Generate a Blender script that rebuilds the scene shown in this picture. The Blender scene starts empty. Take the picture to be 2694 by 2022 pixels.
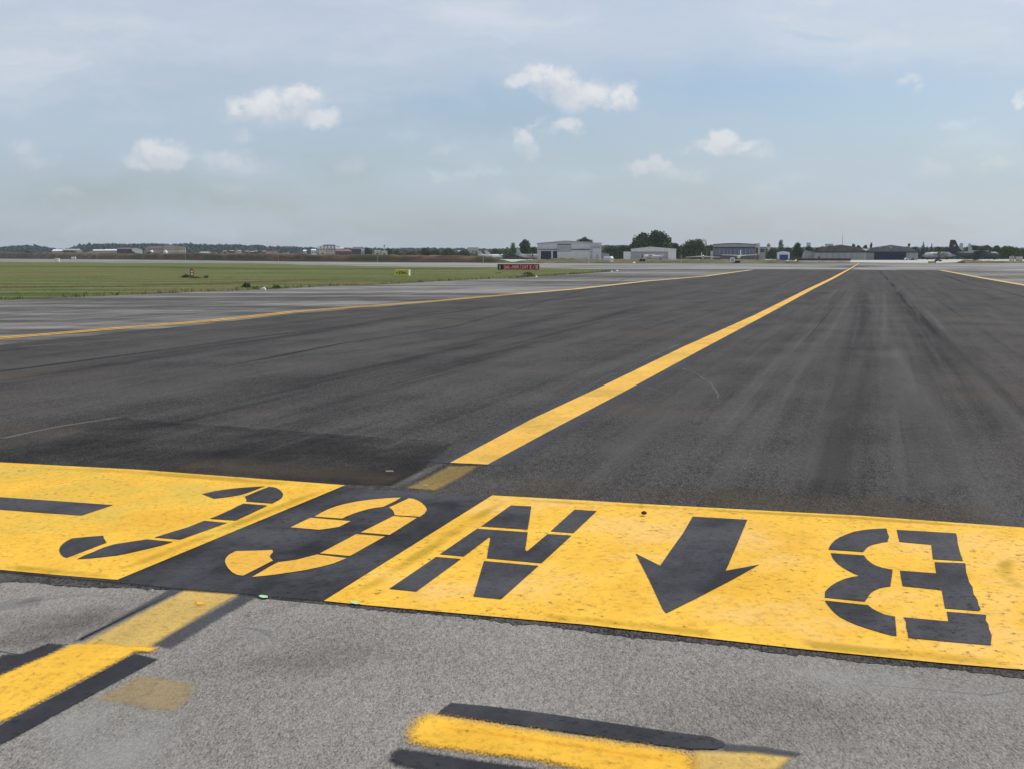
import bpy, bmesh, math, random
from mathutils import Vector, Matrix
from mathutils.geometry import tessellate_polygon
R = math.radians
sc = bpy.context.scene
C = sc.collection

# ---------------------------------------------------------------- camera
CAM_H = 1.7; F = 3080.0; IW, IH = 2694.0, 2022.0; HZ = 676.5
PITCH = math.atan((IH/2-HZ)/F)
cd = bpy.data.cameras.new('camera'); cam = bpy.data.objects.new('camera', cd); C.objects.link(cam)
cam.location = (0, 0, CAM_H); cam.rotation_euler = (math.pi/2-PITCH, 0, 0)
cd.sensor_width = 36; cd.lens = 36*F/IW; cd.clip_start = .05; cd.clip_end = 30000
sc.camera = cam

# ---------------------------------------------------------------- light, exposure
SUN_EL, SUN_AZ = R(56), R(62)
SKY_K = .116
EXPO = 0.0
sc.view_settings.view_transform = 'Standard'; sc.view_settings.look = 'None'
sc.cycles.transparent_max_bounces = 40; sc.view_settings.gamma = 1; sc.view_settings.exposure = EXPO
sl = bpy.data.lights.new('sun', 'SUN'); sl.energy = 2.9; sl.angle = R(.6); sl.color = (1, .95, .87)
so = bpy.data.objects.new('sun', sl); C.objects.link(so)
sv = Vector((math.sin(SUN_AZ)*math.cos(SUN_EL), math.cos(SUN_AZ)*math.cos(SUN_EL), math.sin(SUN_EL)))
so.rotation_euler = sv.to_track_quat('Z', 'Y').to_euler(); so.location = (0, 0, 60)

# ---------------------------------------------------------------- pixel -> place
def ray(px, py):
    a = (px-IW/2)/F; b = (IH/2-py)/F
    return Vector((a, math.cos(PITCH)+b*math.sin(PITCH), -math.sin(PITCH)+b*math.cos(PITCH)))
def G(px, py, z=0.0):                      # where a line of sight meets the ground
    d = ray(px, py); t = (z-CAM_H)/d.z
    return Vector((d.x*t, d.y*t, z))
def P(px, py, y):                          # the place seen at (px, py), y metres ahead
    d = ray(px, py); t = y/d.y
    return Vector((d.x*t, y, CAM_H+d.z*t))
def dist(py): return G(IW/2, py).y
def M(npx, y): return npx*y/F*math.cos(PITCH)

# ---------------------------------------------------------------- node helpers
class N:
    def __init__(s, tree): s.t = tree; s.n = tree.nodes; s.l = tree.links
    def new(s, typ, **kw):
        o = s.n.new(typ)
        for k, v in kw.items(): setattr(o, k, v)
        return o
    def put(s, sock, v):
        if isinstance(v, bpy.types.NodeSocket): s.l.new(v, sock)
        elif v is not None: sock.default_value = v
    def math(s, op, a, b=None, c=None, clamp=False):
        o = s.new('ShaderNodeMath', operation=op, use_clamp=clamp)
        for i, v in enumerate((a, b, c)):
            if v is not None: s.put(o.inputs[i], v)
        return o.outputs[0]
    def vec(s, op, a, b=None, out=0):
        o = s.new('ShaderNodeVectorMath', operation=op); s.put(o.inputs[0], a)
        if b is not None: s.put(o.inputs[1], b)
        return o.outputs[out]
    def noise(s, v, scale, detail=3, rough=.55, dist=0):
        o = s.new('ShaderNodeTexNoise'); s.put(o.inputs['Vector'], v)
        o.inputs['Scale'].default_value = scale; o.inputs['Detail'].default_value = detail
        o.inputs['Roughness'].default_value = rough; o.inputs['Distortion'].default_value = dist
        return o.outputs[0]
    def mapping(s, v, rot=(0, 0, 0), scale=(1, 1, 1), loc=(0, 0, 0)):
        o = s.new('ShaderNodeMapping'); s.put(o.inputs[0], v)
        o.inputs['Rotation'].default_value = rot; o.inputs['Scale'].default_value = scale; o.inputs['Location'].default_value = loc
        return o.outputs[0]
    def mix(s, f, a, b):
        o = s.new('ShaderNodeMix', data_type='RGBA')
        s.put(o.inputs[0], f)
        for i, v in ((6, a), (7, b)):
            s.put(o.inputs[i], (*v, 1) if isinstance(v, tuple) and len(v) == 3 else v)
        return o.outputs[2]
    def ramp(s, v, a, b, smooth=True):     # a..b -> 0..1
        o = s.new('ShaderNodeMapRange', interpolation_type='SMOOTHSTEP' if smooth else 'LINEAR'); s.put(o.inputs[0], v)
        o.inputs[1].default_value = a; o.inputs[2].default_value = b
        return o.outputs[0]
    def coord(s, which='Object'): return s.new('ShaderNodeTexCoord').outputs[which]

def newmat(name):
    m = bpy.data.materials.new(name); m.use_nodes = True
    n = N(m.node_tree); bs = m.node_tree.nodes['Principled BSDF']
    return m, n, bs
def setspec(bs, v):
    bs.inputs['Specular IOR Level'].default_value = v
def bump(n, bs, h, strength, distance):
    b = n.new('ShaderNodeBump'); b.inputs['Strength'].default_value = strength; b.inputs['Distance'].default_value = distance
    n.put(b.inputs['Height'], h); n.l.new(b.outputs[0], bs.inputs['Normal'])

def plain(name, col, rough=.7, var=.12, scale=1.5, spec=.3, metal=0, streak=None):
    m, n, bs = newmat(name)
    c = n.coord('Object')
    v = n.mapping(c, scale=streak) if streak else c
    f = n.noise(v, scale, 4)
    dk = tuple(x*(1-var) for x in col); lt = tuple(min(1, x*(1+var)) for x in col)
    n.put(bs.inputs['Base Color'], n.mix(n.ramp(f, .3, .7), dk, lt))
    bs.inputs['Roughness'].default_value = rough; setspec(bs, spec); bs.inputs['Metallic'].default_value = metal
    return m

# ---------------------------------------------------------------- sky
w = bpy.data.worlds.new('World'); sc.world = w; w.use_nodes = True
n = N(w.node_tree); bg = w.node_tree.nodes['Background']
sky = n.new('ShaderNodeTexSky', sky_type='NISHITA'); sky.sun_disc = False
sky.sun_elevation = SUN_EL; sky.sun_rotation = SUN_AZ; sky.air_density = 1.0; sky.dust_density = 2.0; sky.ozone_density = 1.2
dirv = n.coord('Generated')
sep = n.new('ShaderNodeSeparateXYZ'); n.l.new(dirv, sep.inputs[0])
yy = n.math('MAXIMUM', n.math('ABSOLUTE', sep.outputs[1]), .12)
u = n.math('DIVIDE', sep.outputs[0], yy); v = n.math('DIVIDE', sep.outputs[2], yy)
cmb = n.new('ShaderNodeCombineXYZ'); n.put(cmb.inputs[0], u); n.put(cmb.inputs[1], v)
uv = cmb.outputs[0]
skyc = n.vec('MULTIPLY', sky.outputs[0], (SKY_K*.90, SKY_K*.97, SKY_K*1.06))
def UV(dx, dy):                            # sky direction seen at a place of the photo (2212-wide copy)
    d = ray(dx*IW/2212, dy*IW/2212); return d.x/d.y, d.z/d.y
# distorted coordinates give ragged cloud outlines
def noisecol(scale, detail, rough):
    o = n.new('ShaderNodeTexNoise'); n.put(o.inputs['Vector'], uv)
    o.inputs['Scale'].default_value = scale; o.inputs['Detail'].default_value = detail; o.inputs['Roughness'].default_value = rough
    return o.outputs[1]
dn = n.vec('SUBTRACT', noisecol(42, 7, .64), (.5, .5, .5))
duv = n.vec('ADD', uv, n.vec('MULTIPLY', dn, (.040, .027, 0)))
dn2 = n.vec('SUBTRACT', noisecol(7, 6, .6), (.5, .5, .5))
suv = n.vec('ADD', uv, n.vec('MULTIPLY', dn2, (.22, .07, 0)))
# thin veil of high cloud: thick at the top and left, open blue holes
def blob(co, cx, cy, rx, ry, hard=.35, rot=0):
    cu, cv = UV(cx, cy); k = IW/2212/F*1.01
    p = n.vec('SUBTRACT', co, (cu, cv, 0))
    if rot: p = n.mapping(p, rot=(0, 0, R(rot)))
    p = n.vec('MULTIPLY', p, (1/(rx*k), 1/(ry*k), 0))
    ln = n.vec('LENGTH', p, out=1)
    return n.ramp(ln, 1.0, hard)
holes = None
for cx, cy, rx, ry, s in ((1720, 215, 640, 130, 1.0), (1050, 255, 420, 95, .95), (2150, 250, 420, 140, .7), (1500, 330, 700, 130, .45),
                          (800, 330, 420, 90, .45), (330, 400, 520, 80, .45), (1250, 290, 500, 120, .6), (1750, 75, 120, 12, .35)):
    b = n.math('MULTIPLY', blob(suv, cx, cy, rx, ry, .1), s)
    holes = b if holes is None else n.math('MAXIMUM', holes, b)
wisp = n.noise(n.mapping(suv, rot=(0, 0, R(-8)), scale=(1, 4.5, 1)), 3.2, 7, .6)
wisp2 = n.noise(n.mapping(suv, rot=(0, 0, R(10)), scale=(1, 3, 1)), 9, 6, .6)
thick = n.math('SUBTRACT', 1.0, holes)
veil = n.math('ADD', n.math('MULTIPLY', thick, .72), n.math('MULTIPLY', n.math('SUBTRACT', wisp, .5), 1.1))
veil = n.math('ADD', veil, n.math('MULTIPLY', n.math('SUBTRACT', wisp2, .5), .40), clamp=True)
hor = n.ramp(v, .11, -.01)                 # greyer towards the horizon
veil = n.math('MAXIMUM', veil, n.math('MULTIPLY', hor, .80))
up = n.ramp(v, .03, .22)
vcol = n.mix(up, (.49, .56, .62), (.645, .695, .77))
vcol = n.mix(n.math('MULTIPLY', n.ramp(u, -.10, .45), n.ramp(v, .22, .02)), vcol, (.575, .64, .70))
mid = n.math('MULTIPLY', n.ramp(v, .015, .08), n.ramp(v, .20, .10))
vcol = n.mix(n.math('MULTIPLY', mid, 1.0), vcol, (.51, .60, .71))
vcol = n.mix(n.math('MULTIPLY', n.ramp(wisp, .46, .64), n.math('MULTIPLY', up, .65)), vcol, (.71, .745, .80))
col = n.mix(veil, skyc, vcol)
# cumulus, each at its own bearing and height above the horizon
CL = [(600,222,95,40,.95,0),(545,228,62,30,1,0),(640,205,52,24,.95,0),(690,258,50,26,.8,0),(575,250,90,22,.6,0),
 (1205,182,62,40,1,0),(1250,205,85,36,1,0),(1345,212,40,32,1,0),(1125,178,40,16,.75,0),(1170,165,40,26,.95,0),(1300,222,70,18,.9,0),
 (335,325,55,28,.85,0),(345,345,82,24,.8,0),(495,345,52,20,.6,0),(530,366,45,16,.4,0),(520,300,32,14,.3,0),
 (1228,265,36,18,.75,0),(1222,278,48,9,.5,0),(1127,300,26,26,.7,-20),(1140,328,20,24,.6,-30),
 (1562,300,36,26,.85,0),(1575,320,85,20,.8,0),(1650,334,45,10,.4,0),(1400,362,52,20,.7,0),(1450,375,50,16,.55,0),(1510,382,32,14,.4,0),
 (1962,176,24,13,.6,-25),(1985,192,15,12,.5,-25),(2206,212,20,14,.8,0),(1010,372,62,15,.45,0),(950,378,30,12,.5,0),(1055,362,40,12,.35,0),
 (50,318,36,20,.45,0),(80,345,50,18,.35,0),(140,408,45,14,.3,0),(752,358,32,18,.35,-20),(1100,432,50,20,.35,0),(2070,270,44,13,.45,0),
 (2150,350,75,24,.45,0),(2020,365,55,20,.4,0),(2120,352,22,7,.6,0),(960,325,40,10,.25,-15),(1155,262,30,6,.3,-30),(1475,328,14,7,.35,0),
 (1250,385,70,16,.3,0),(500,405,60,16,.25,0),(1650,405,50,14,.25,0),(2100,310,110,40,.2,0),(1700,385,60,14,.25,0),(870,290,40,10,.15,0)]
def field(co, grow, hard):
    cm = None
    for cx, cy, rx, ry, st_, rt in CL:
        b = n.math('MULTIPLY', blob(co, cx, cy, rx*grow*(1 if st_ > .6 else 1.2), ry*grow*(1 if st_ > .6 else 1.25), hard if st_ > .6 else .0, rt), st_)
        cm = b if cm is None else n.math('MAXIMUM', cm, b)
    return cm
cum = field(duv, 1.15, .40)
fine = n.noise(uv, 55, 7, .65)
cum = n.math('MULTIPLY', cum, n.ramp(fine, .22, .55))
above = field(n.vec('ADD', duv, (-.004, .011, 0)), 1.0, .2)     # more cloud above here: this is a shaded base
ccol = n.mix(n.math('MULTIPLY', above, .85), (.80, .805, .825), (.60, .645, .71))
ccol = n.mix(n.math('MULTIPLY', n.ramp(n.noise(duv, 30, 4, .5), .45, .7), .25), ccol, (.66, .69, .74))
ccol = n.mix(n.ramp(v, .11, .035), ccol, (.60, .63, .665))
col = n.mix(n.math('MULTIPLY', cum, .88), col, ccol)
n.put(bg.inputs[0], col); bg.inputs[1].default_value = 1.0
w.cycles.sampling_method = 'MANUAL' if hasattr(w, 'cycles') else 'AUTOMATIC'
try: w.cycles.sample_map_resolution = 512
except Exception: pass

# ---------------------------------------------------------------- object helpers
def tag(o, label=None, cat=None, group=None, kind=None):
    if label: o['label'] = label
    if cat: o['category'] = cat
    if group: o['group'] = group
    if kind: o['kind'] = kind
    return o
def empty(name, loc=(0, 0, 0), rz=0, label=None, cat=None, group=None):
    o = bpy.data.objects.new(name, None); C.objects.link(o); o.location = loc; o.rotation_euler = (0, 0, rz)
    o.empty_display_size = .2
    return tag(o, label, cat, group)
class MB:
    def __init__(s): s.v = []; s.f = []
    def add(s, vs, fs):
        k = len(s.v); s.v += [tuple(x) for x in vs]; s.f += [tuple(i+k for i in f) for f in fs]; return s
    def box(s, x0, x1, y0, y1, z0, z1):
        return s.add([(x0,y0,z0),(x1,y0,z0),(x1,y1,z0),(x0,y1,z0),(x0,y0,z1),(x1,y0,z1),(x1,y1,z1),(x0,y1,z1)],
                     [(3,2,1,0),(4,5,6,7),(0,1,5,4),(1,2,6,5),(2,3,7,6),(3,0,4,7)])
    def prism(s, pts, y0, y1):             # outline in xz, extruded along y
        m = len(pts); vs = [(x, y0, z) for x, z in pts]+[(x, y1, z) for x, z in pts]
        fs = [(i, (i+1) % m, (i+1) % m+m, i+m) for i in range(m)]
        tri = tessellate_polygon([[Vector((x, z, 0)) for x, z in pts]])
        fs += [tuple(t) for t in tri]+[tuple(i+m for i in reversed(t)) for t in tri]
        return s.add(vs, fs)
    def slab(s, pts, z0, z1):              # outline in xy, extruded along z
        m = len(pts); vs = [(x, y, z0) for x, y in pts]+[(x, y, z1) for x, y in pts]
        fs = [(i, (i+1) % m, (i+1) % m+m, i+m) for i in range(m)]
        tri = tessellate_polygon([[Vector((x, y, 0)) for x, y in pts]])
        fs += [tuple(reversed(t)) for t in tri]+[tuple(i+m for i in t) for t in tri]
        return s.add(vs, fs)
    def tube(s, a, b, r, r2=None, k=8):
        a = Vector(a); b = Vector(b); r2 = r if r2 is None else r2
        q = (b-a).to_track_quat('Z', 'Y'); vs = []
        for c, rr in ((a, r), (b, r2)):
            for i in range(k):
                t = 2*math.pi*i/k; vs.append(c+q @ Vector((rr*math.cos(t), rr*math.sin(t), 0)))
        fs = [(i, (i+1) % k, (i+1) % k+k, i+k) for i in range(k)]+[tuple(range(k-1, -1, -1)), tuple(range(k, 2*k))]
        return s.add(vs, fs)
    def loft(s, secs, k=14):               # sections (x, zc, ry, rz) along x
        vs = []
        for x, zc, ry, rz in secs:
            for i in range(k):
                t = 2*math.pi*i/k; vs.append((x, ry*math.cos(t), zc+rz*math.sin(t)))
        fs = []
        for j in range(len(secs)-1):
            for i in range(k):
                fs.append((j*k+i, j*k+(i+1) % k, (j+1)*k+(i+1) % k, (j+1)*k+i))
        e = len(secs)-1
        fs += [tuple(range(k-1, -1, -1)), tuple(e*k+i for i in range(k))]
        return s.add(vs, fs)
    def lathe(s, prof, k=12, c=(0, 0)):    # (r, z)
        vs = []
        for r, z in prof:
            for i in range(k):
                t = 2*math.pi*i/k; vs.append((c[0]+r*math.cos(t), c[1]+r*math.sin(t), z))
        fs = []
        for j in range(len(prof)-1):
            for i in range(k): fs.append((j*k+i, j*k+(i+1) % k, (j+1)*k+(i+1) % k, (j+1)*k+i))
        e = len(prof)-1; fs += [tuple(range(k-1, -1, -1)), tuple(e*k+i for i in range(k))]
        return s.add(vs, fs)
    def build(s, name, mat, parent=None, smooth=False):
        me = bpy.data.meshes.new(name); me.from_pydata(s.v, [], s.f); me.update()
        if smooth:
            for p in me.polygons: p.use_smooth = True
        o = bpy.data.objects.new(name, me); C.objects.link(o)
        if mat: me.materials.append(mat)
        if parent: o.parent = parent
        return o
def sheet(name, pts, z, mat, parent=None):            # flat polygon from ground points
    tri = tessellate_polygon([[Vector((p[0], p[1], 0)) for p in pts]])
    vs = [(p[0], p[1], z) for p in pts]; out = []
    for t in tri:
        a, b, c = (Vector(vs[i]) for i in t)
        out.append(tuple(t) if (b-a).cross(c-a).z > 0 else tuple(reversed(t)))
    me = bpy.data.meshes.new(name); me.from_pydata(vs, [], out); me.update()
    o = bpy.data.objects.new(name, me); C.objects.link(o)
    if mat: me.materials.append(mat)
    if parent: o.parent = parent
    return o
def sheets(name, polys, z, mat, parent=None):         # several outlines in one mesh
    vs = []; fs = []
    for pts in polys:
        k = len(vs); vv = [(p[0], p[1], z) for p in pts]
        for t in tessellate_polygon([[Vector((p[0], p[1], 0)) for p in pts]]):
            a, b, c = (Vector(vv[i]) for i in t)
            t = tuple(t) if (b-a).cross(c-a).z > 0 else tuple(reversed(t)); fs.append(tuple(i+k for i in t))
        vs += vv
    me = bpy.data.meshes.new(name); me.from_pydata(vs, [], fs); me.update()
    o = bpy.data.objects.new(name, me); C.objects.link(o); me.materials.append(mat)
    if parent: o.parent = parent
    return o
def GP(lst): return [G(*p) for p in lst]
def zoomer(ox, oy, s): return lambda pts: [G(ox+x/s, oy+y/s) for x, y in pts]
def smoothpoly(pts, it=1):                             # round the traced curves a little
    for _ in range(it):
        out = []; m = len(pts)
        for i in range(m):
            a, b, c = pts[i-1], pts[i], pts[(i+1) % m]
            d1 = (b-a); d2 = (c-b)
            ang = d1.angle(d2) if d1.length > 1e-6 and d2.length > 1e-6 else 0
            if .08 < ang < .75: out += [b-(b-a)*.25, b+(c-b)*.25]
            else: out.append(b)
        pts = out
    return pts
def softpoly(name, pts, z, mat, inset, parent=None):   # outline ring fades out: attribute 'a' 0 at the rim, 1 inside
    m = len(pts); area = sum(pts[i-1].x*pts[i].y-pts[i].x*pts[i-1].y for i in range(m))
    if area < 0: pts = pts[::-1]
    inn = []
    for i in range(m):
        a, b, c = pts[i-1], pts[i], pts[(i+1) % m]
        n1 = Vector((-(b-a).y, (b-a).x)).normalized(); n2 = Vector((-(c-b).y, (c-b).x)).normalized()
        nn = n1+n2; nn = nn/max(.5, nn.length_squared)*2
        inn.append(Vector((b.x+nn.x*inset, b.y+nn.y*inset)))
    vs = [(p.x, p.y, z) for p in pts]+[(p.x, p.y, z) for p in inn]
    fs = [(i, (i+1) % m, (i+1) % m+m, i+m) for i in range(m)]
    for t in tessellate_polygon([[Vector((p.x, p.y, 0)) for p in inn]]):
        a, b, c = (Vector(vs[i+m]) for i in t)
        t = tuple(t) if (b-a).cross(c-a).z > 0 else tuple(reversed(t)); fs.append(tuple(i+m for i in t))
    me = bpy.data.meshes.new(name); me.from_pydata(vs, [], fs); me.update()
    at = me.attributes.new('a', 'FLOAT', 'POINT')
    for i in range(2*m): at.data[i].value = 0.0 if i < m else 1.0
    o = bpy.data.objects.new(name, me); C.objects.link(o); me.materials.append(mat)
    if parent: o.parent = parent
    return o
def ribbon(name, pts, width, z, mat, parent=None, fade=0.0, soft=False):
    # strip along ground points; with soft=True the sides (and ends) fade through attribute 'a'
    L = []
    for i, p in enumerate(pts):
        a = pts[max(0, i-1)]; b = pts[min(len(pts)-1, i+1)]; d = Vector((b.x-a.x, b.y-a.y)).normalized()
        L.append((Vector((p.x, p.y)), Vector((-d.y, d.x))))
    ws = width if isinstance(width, (list, tuple)) else [width]*len(pts)
    cols = (-.5, 0, .5) if soft else (-.5, .5)
    vs = []; av = []
    for j, ((p, nn), ww) in enumerate(zip(L, ws)):
        for c in cols:
            q = p+nn*(c*ww); vs.append((q.x, q.y, z))
            e = 0.0 if (fade and j in (0, len(pts)-1)) else 1.0
            av.append(e if c == 0 or not soft else 0.0)
    k = len(cols); fs = []
    for j in range(len(pts)-1):
        for c in range(k-1): fs.append((j*k+c, j*k+c+1, (j+1)*k+c+1, (j+1)*k+c)[::-1])
    me = bpy.data.meshes.new(name); me.from_pydata(vs, [], fs); me.update()
    if me.polygons and me.polygons[0].normal.z < 0: me.flip_normals()
    at = me.attributes.new('a', 'FLOAT', 'POINT')
    for i, x in enumerate(av): at.data[i].value = x
    o = bpy.data.objects.new(name, me); C.objects.link(o); me.materials.append(mat)
    if parent: o.parent = parent
    return o

# ---------------------------------------------------------------- ground materials
TW = R(-17.2)          # bearing of the taxiway, clockwise from straight ahead
def along(n, c, sx, sy, loc=(0, 0, 0)):
    # x' across the taxiway, y' along it
    return n.mapping(n.mapping(c, rot=(0, 0, -TW)), scale=(sx, sy, 1), loc=loc)
def asphalt(name, dark, light, bands=0, agg=.5, blotch=.5, streak=.5, gs=55, tint=None, crackle=0, specks=.0, rough=.85):
    m, n, bs = newmat(name); c = n.coord('Object')
    ca = n.mapping(c, scale=(1, .36, 1)); n1 = n.noise(ca, gs*1.5, 5, .8); n1b = n.noise(ca, gs*.45, 5, .8)
    n2 = n.noise(c, .45, 6, .62); n2b = n.noise(along(n, c, 1, .22), 1.7, 5, .6)
    n3 = n.noise(along(n, c, 1.6, .025), 1, 5, .65); n3b = n.noise(along(n, c, 7, .12), 1, 4, .6)
    f = n.math('MULTIPLY', n.math('SUBTRACT', n1, .5), agg*4.2)
    f = n.math('MULTIPLY_ADD', n.math('SUBTRACT', n1b, .5), agg*1.4, f)
    f = n.math('MULTIPLY_ADD', n.math('SUBTRACT', n2, .5), blotch*1.6, f)
    f = n.math('MULTIPLY_ADD', n.math('SUBTRACT', n2b, .5), blotch*.8, f)
    f = n.math('MULTIPLY_ADD', n.math('SUBTRACT', n3, .5), streak*1.6, f)
    f = n.math('MULTIPLY_ADD', n.math('SUBTRACT', n3b, .5), streak*.6, f)
    if bands:
        bn = n.noise(n.mapping(c, rot=(0, 0, R(14)), scale=(.012, .045, 1)), 1, 3, .6); bn2 = n.noise(n.mapping(c, rot=(0, 0, R(14)), scale=(.06, .32, 1)), 1, 7, .75)
        f = n.math('MULTIPLY_ADD', n.math('SUBTRACT', bn, .5), bands*2, f); f = n.math('MULTIPLY_ADD', n.math('SUBTRACT', bn2, .5), bands*2.4, f)
    f = n.math('ADD', f, .5, clamp=True)
    colr = n.mix(f, dark, light)
    if tint:
        tn = n.noise(c, .22, 5, .6)
        colr = n.mix(n.math('MULTIPLY', n.ramp(tn, .5, .72), .8), colr, n.mix(f, tuple(x*.75 for x in tint), tint))
    if specks:
        vo = n.new('ShaderNodeTexVoronoi'); n.put(vo.inputs['Vector'], ca); vo.inputs['Scale'].default_value = gs*1.1
        sp = n.ramp(vo.outputs['Distance'], .34, .14)
        rnd = n.new('ShaderNodeSeparateColor'); n.l.new(vo.outputs['Color'], rnd.inputs[0])
        on = n.ramp(rnd.outputs[0], .82, .88); off = n.ramp(rnd.outputs[1], .60, .7)
        colr = n.mix(n.math('MULTIPLY', n.math('MULTIPLY', sp, on), specks), colr, (.42, .40, .37))
        colr = n.mix(n.math('MULTIPLY', n.math('MULTIPLY', sp, off), specks*.9), colr, tuple(x*.35 for x in dark))
    n.put(bs.inputs['Base Color'], colr); bs.inputs['Roughness'].default_value = rough; setspec(bs, .12)
    bump(n, bs, n.math('ADD', n1, n.math('MULTIPLY', n1b, .7)), .5, .006)
    return m
M_new = asphalt('fresh_dark_asphalt', (.004, .0035, .003), (.096, .090, .087), agg=1.25, blotch=.62, streak=.62, gs=60, tint=(.078, .064, .050), specks=.25)
M_near = asphalt('worn_grey_asphalt', (.060, .056, .050), (.375, .354, .325), agg=.68, blotch=.30, streak=.12, gs=105, tint=(.20, .18, .165), specks=.7)
M_old = asphalt('old_shoulder_asphalt', (.060, .057, .054), (.245, .235, .222), agg=.35, blotch=.55, streak=.7, gs=30, bands=1.9, tint=(.12, .105, .095))
M_run = asphalt('grey_runway_surface', (.10, .098, .094), (.29, .285, .27), agg=.2, blotch=.5, streak=.2, gs=6, bands=3.2)
M_apron = asphalt('pale_concrete', (.33, .32, .30), (.50, .49, .46), agg=.1, blotch=.5, streak=.2, gs=4)

def paint(name, cols, pits=.5, thin=None, worn=0.0, soft=False, gs=60, bumpy=.5, spray=0.0, pitc=(.035, .03, .022)):
    """road paint: cols = (dark, light); pits: share of open aggregate; worn: share of paint gone (shows what is below)"""
    m, n, bs = newmat(name); c = n.coord('Object')
    b1 = n.noise(c, 1.1, 6, .6); b2 = n.noise(along(n, c, 1, .3), 5, 5, .6); g = n.noise(c, gs, 3, .65); g2 = n.noise(n.mapping(c, scale=(1, .9, 1)), gs*.55, 4, .66)
    f = n.math('ADD', n.math('MULTIPLY', b1, .6), n.math('MULTIPLY', b2, .4))
    colr = n.mix(n.ramp(f, .35, .65), cols[0], cols[1])
    if thin:
        tn = n.noise(c, .8, 6, .65); colr = n.mix(n.math('MULTIPLY', n.ramp(tn, .47, .62), .8), colr, thin)
    colr = n.mix(n.math('MULTIPLY', n.ramp(g2, .46, .70), .42), colr, tuple(x*.38 for x in cols[0]))
    if pits:
        reg = n.noise(c, .7, 5, .6)
        th = n.math('SUBTRACT', .690-.055*pits, n.math('MULTIPLY', n.math('SUBTRACT', reg, .5), .34*pits))
        pm = n.math('MULTIPLY', n.math('SUBTRACT', g2, th), 14.0, clamp=True)
        colr = n.mix(n.math('MULTIPLY', pm, .85), colr, pitc)
    n.put(bs.inputs['Base Color'], colr); bs.inputs['Roughness'].default_value = .7; setspec(bs, .18)
    bump(n, bs, n.math('ADD', g, g2), bumpy, .005)
    al = None
    if worn:
        wn = n.math('ADD', n.math('MULTIPLY', g, .55), n.math('MULTIPLY', n.noise(c, 9, 5, .7), .45))
        al = n.ramp(wn, worn-.09, worn+.09)
    if soft:
        at = n.new('ShaderNodeAttribute', attribute_name='a')
        e = n.math('ADD', at.outputs['Fac'], n.math('MULTIPLY', n.math('SUBTRACT', n.noise(n.mapping(c, scale=(1, .45, 1)), 110, 4, .75), .5), 1.5))
        e = n.math('ADD', e, n.math('MULTIPLY', n.math('SUBTRACT', n.noise(c, 8, 4, .6), .5), .5))
        e = n.math('MULTIPLY', n.ramp(e, .10, .90), n.ramp(at.outputs['Fac'], .0, .12))
        al = e if al is None else n.math('MULTIPLY', al, e)
    if spray:      # thin sprayed coat: even see-through film with blurred rim and fine grain
        at = n.new('ShaderNodeAttribute', attribute_name='a')
        al = n.math('MULTIPLY', n.ramp(n.math('ADD', at.outputs['Fac'], n.math('MULTIPLY', n.math('SUBTRACT', n.noise(c, 10, 4, .6), .5), .35)), .02, .95), spray)
        al = n.math('MULTIPLY', al, n.math('ADD', .55, n.math('MULTIPLY', n.noise(n.mapping(c, scale=(1, .45, 1)), 110, 4, .75), .95)), clamp=True)
        if worn: al = n.math('MULTIPLY', al, n.ramp(n.noise(c, 6, 6, .7), worn-.15, worn+.12))
    if al is not None: n.put(bs.inputs['Alpha'], al)
    return m
Y0, Y1 = (.70, .385, .028), (.84, .490, .048)
M_yel = paint('yellow_marking_paint', (Y0, Y1), pits=.75, thin=(.60, .42, .06))
M_yelr = paint('rough_yellow_marking_paint', (Y0, Y1), pits=.95, thin=(.78, .48, .13), gs=50)
M_yelg = paint('glyph_yellow_paint', ((.68, .37, .045), (.80, .45, .055)), pits=.25)
M_yels = paint('sprayed_yellow_paint', (Y0, Y1), pits=.35, soft=True)
M_yelw = paint('worn_yellow_paint', ((.52, .35, .10), (.68, .46, .12)), pits=.3, spray=.86)
M_yelold = paint('nearly_gone_yellow_paint', ((.26, .175, .05), (.36, .25, .07)), pits=.9, spray=.62)
M_yelpatch = paint('faint_yellow_paint', ((.40, .29, .13), (.50, .37, .18)), pits=0, spray=.50)
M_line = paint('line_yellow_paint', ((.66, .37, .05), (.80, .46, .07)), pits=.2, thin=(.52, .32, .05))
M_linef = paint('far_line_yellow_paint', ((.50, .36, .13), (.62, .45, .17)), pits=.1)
M_blk = paint('black_marking_paint', ((.014, .014, .017), (.058, .057, .066)), pits=1.5, thin=(.068, .066, .072), bumpy=.9, pitc=(.007, .007, .009))
M_blkp = paint('black_panel_paint', ((.008, .008, .010), (.050, .051, .056)), pits=1.5, thin=(.060, .062, .068), bumpy=.9, gs=45, pitc=(.004, .004, .005))
M_blkps = paint('black_panel_paint', ((.008, .008, .010), (.050, .051, .056)), pits=1.5, thin=(.060, .062, .068), bumpy=.9, gs=45, soft=True, pitc=(.004, .004, .005))
M_blks = paint('sprayed_black_paint', ((.018, .018, .022), (.046, .046, .054)), pits=1.1, soft=True, pitc=(.007, .007, .009))
M_blkw = paint('thin_black_overspray', ((.040, .043, .052), (.070, .074, .086)), pits=.2, spray=.66)
M_gline = paint('grey_line_underlay', ((.058, .063, .075), (.090, .096, .110)), pits=.2, spray=.85)
M_white = paint('white_marking_paint', ((.50, .45, .44), (.72, .67, .66)), pits=.1, soft=True)
M_drip = paint('orange_paint_drip', ((.80, .36, .03), (.86, .42, .04)), pits=0, soft=True)
M_green = plain('pale_green_paint', (.35, .62, .32), .6)
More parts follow.
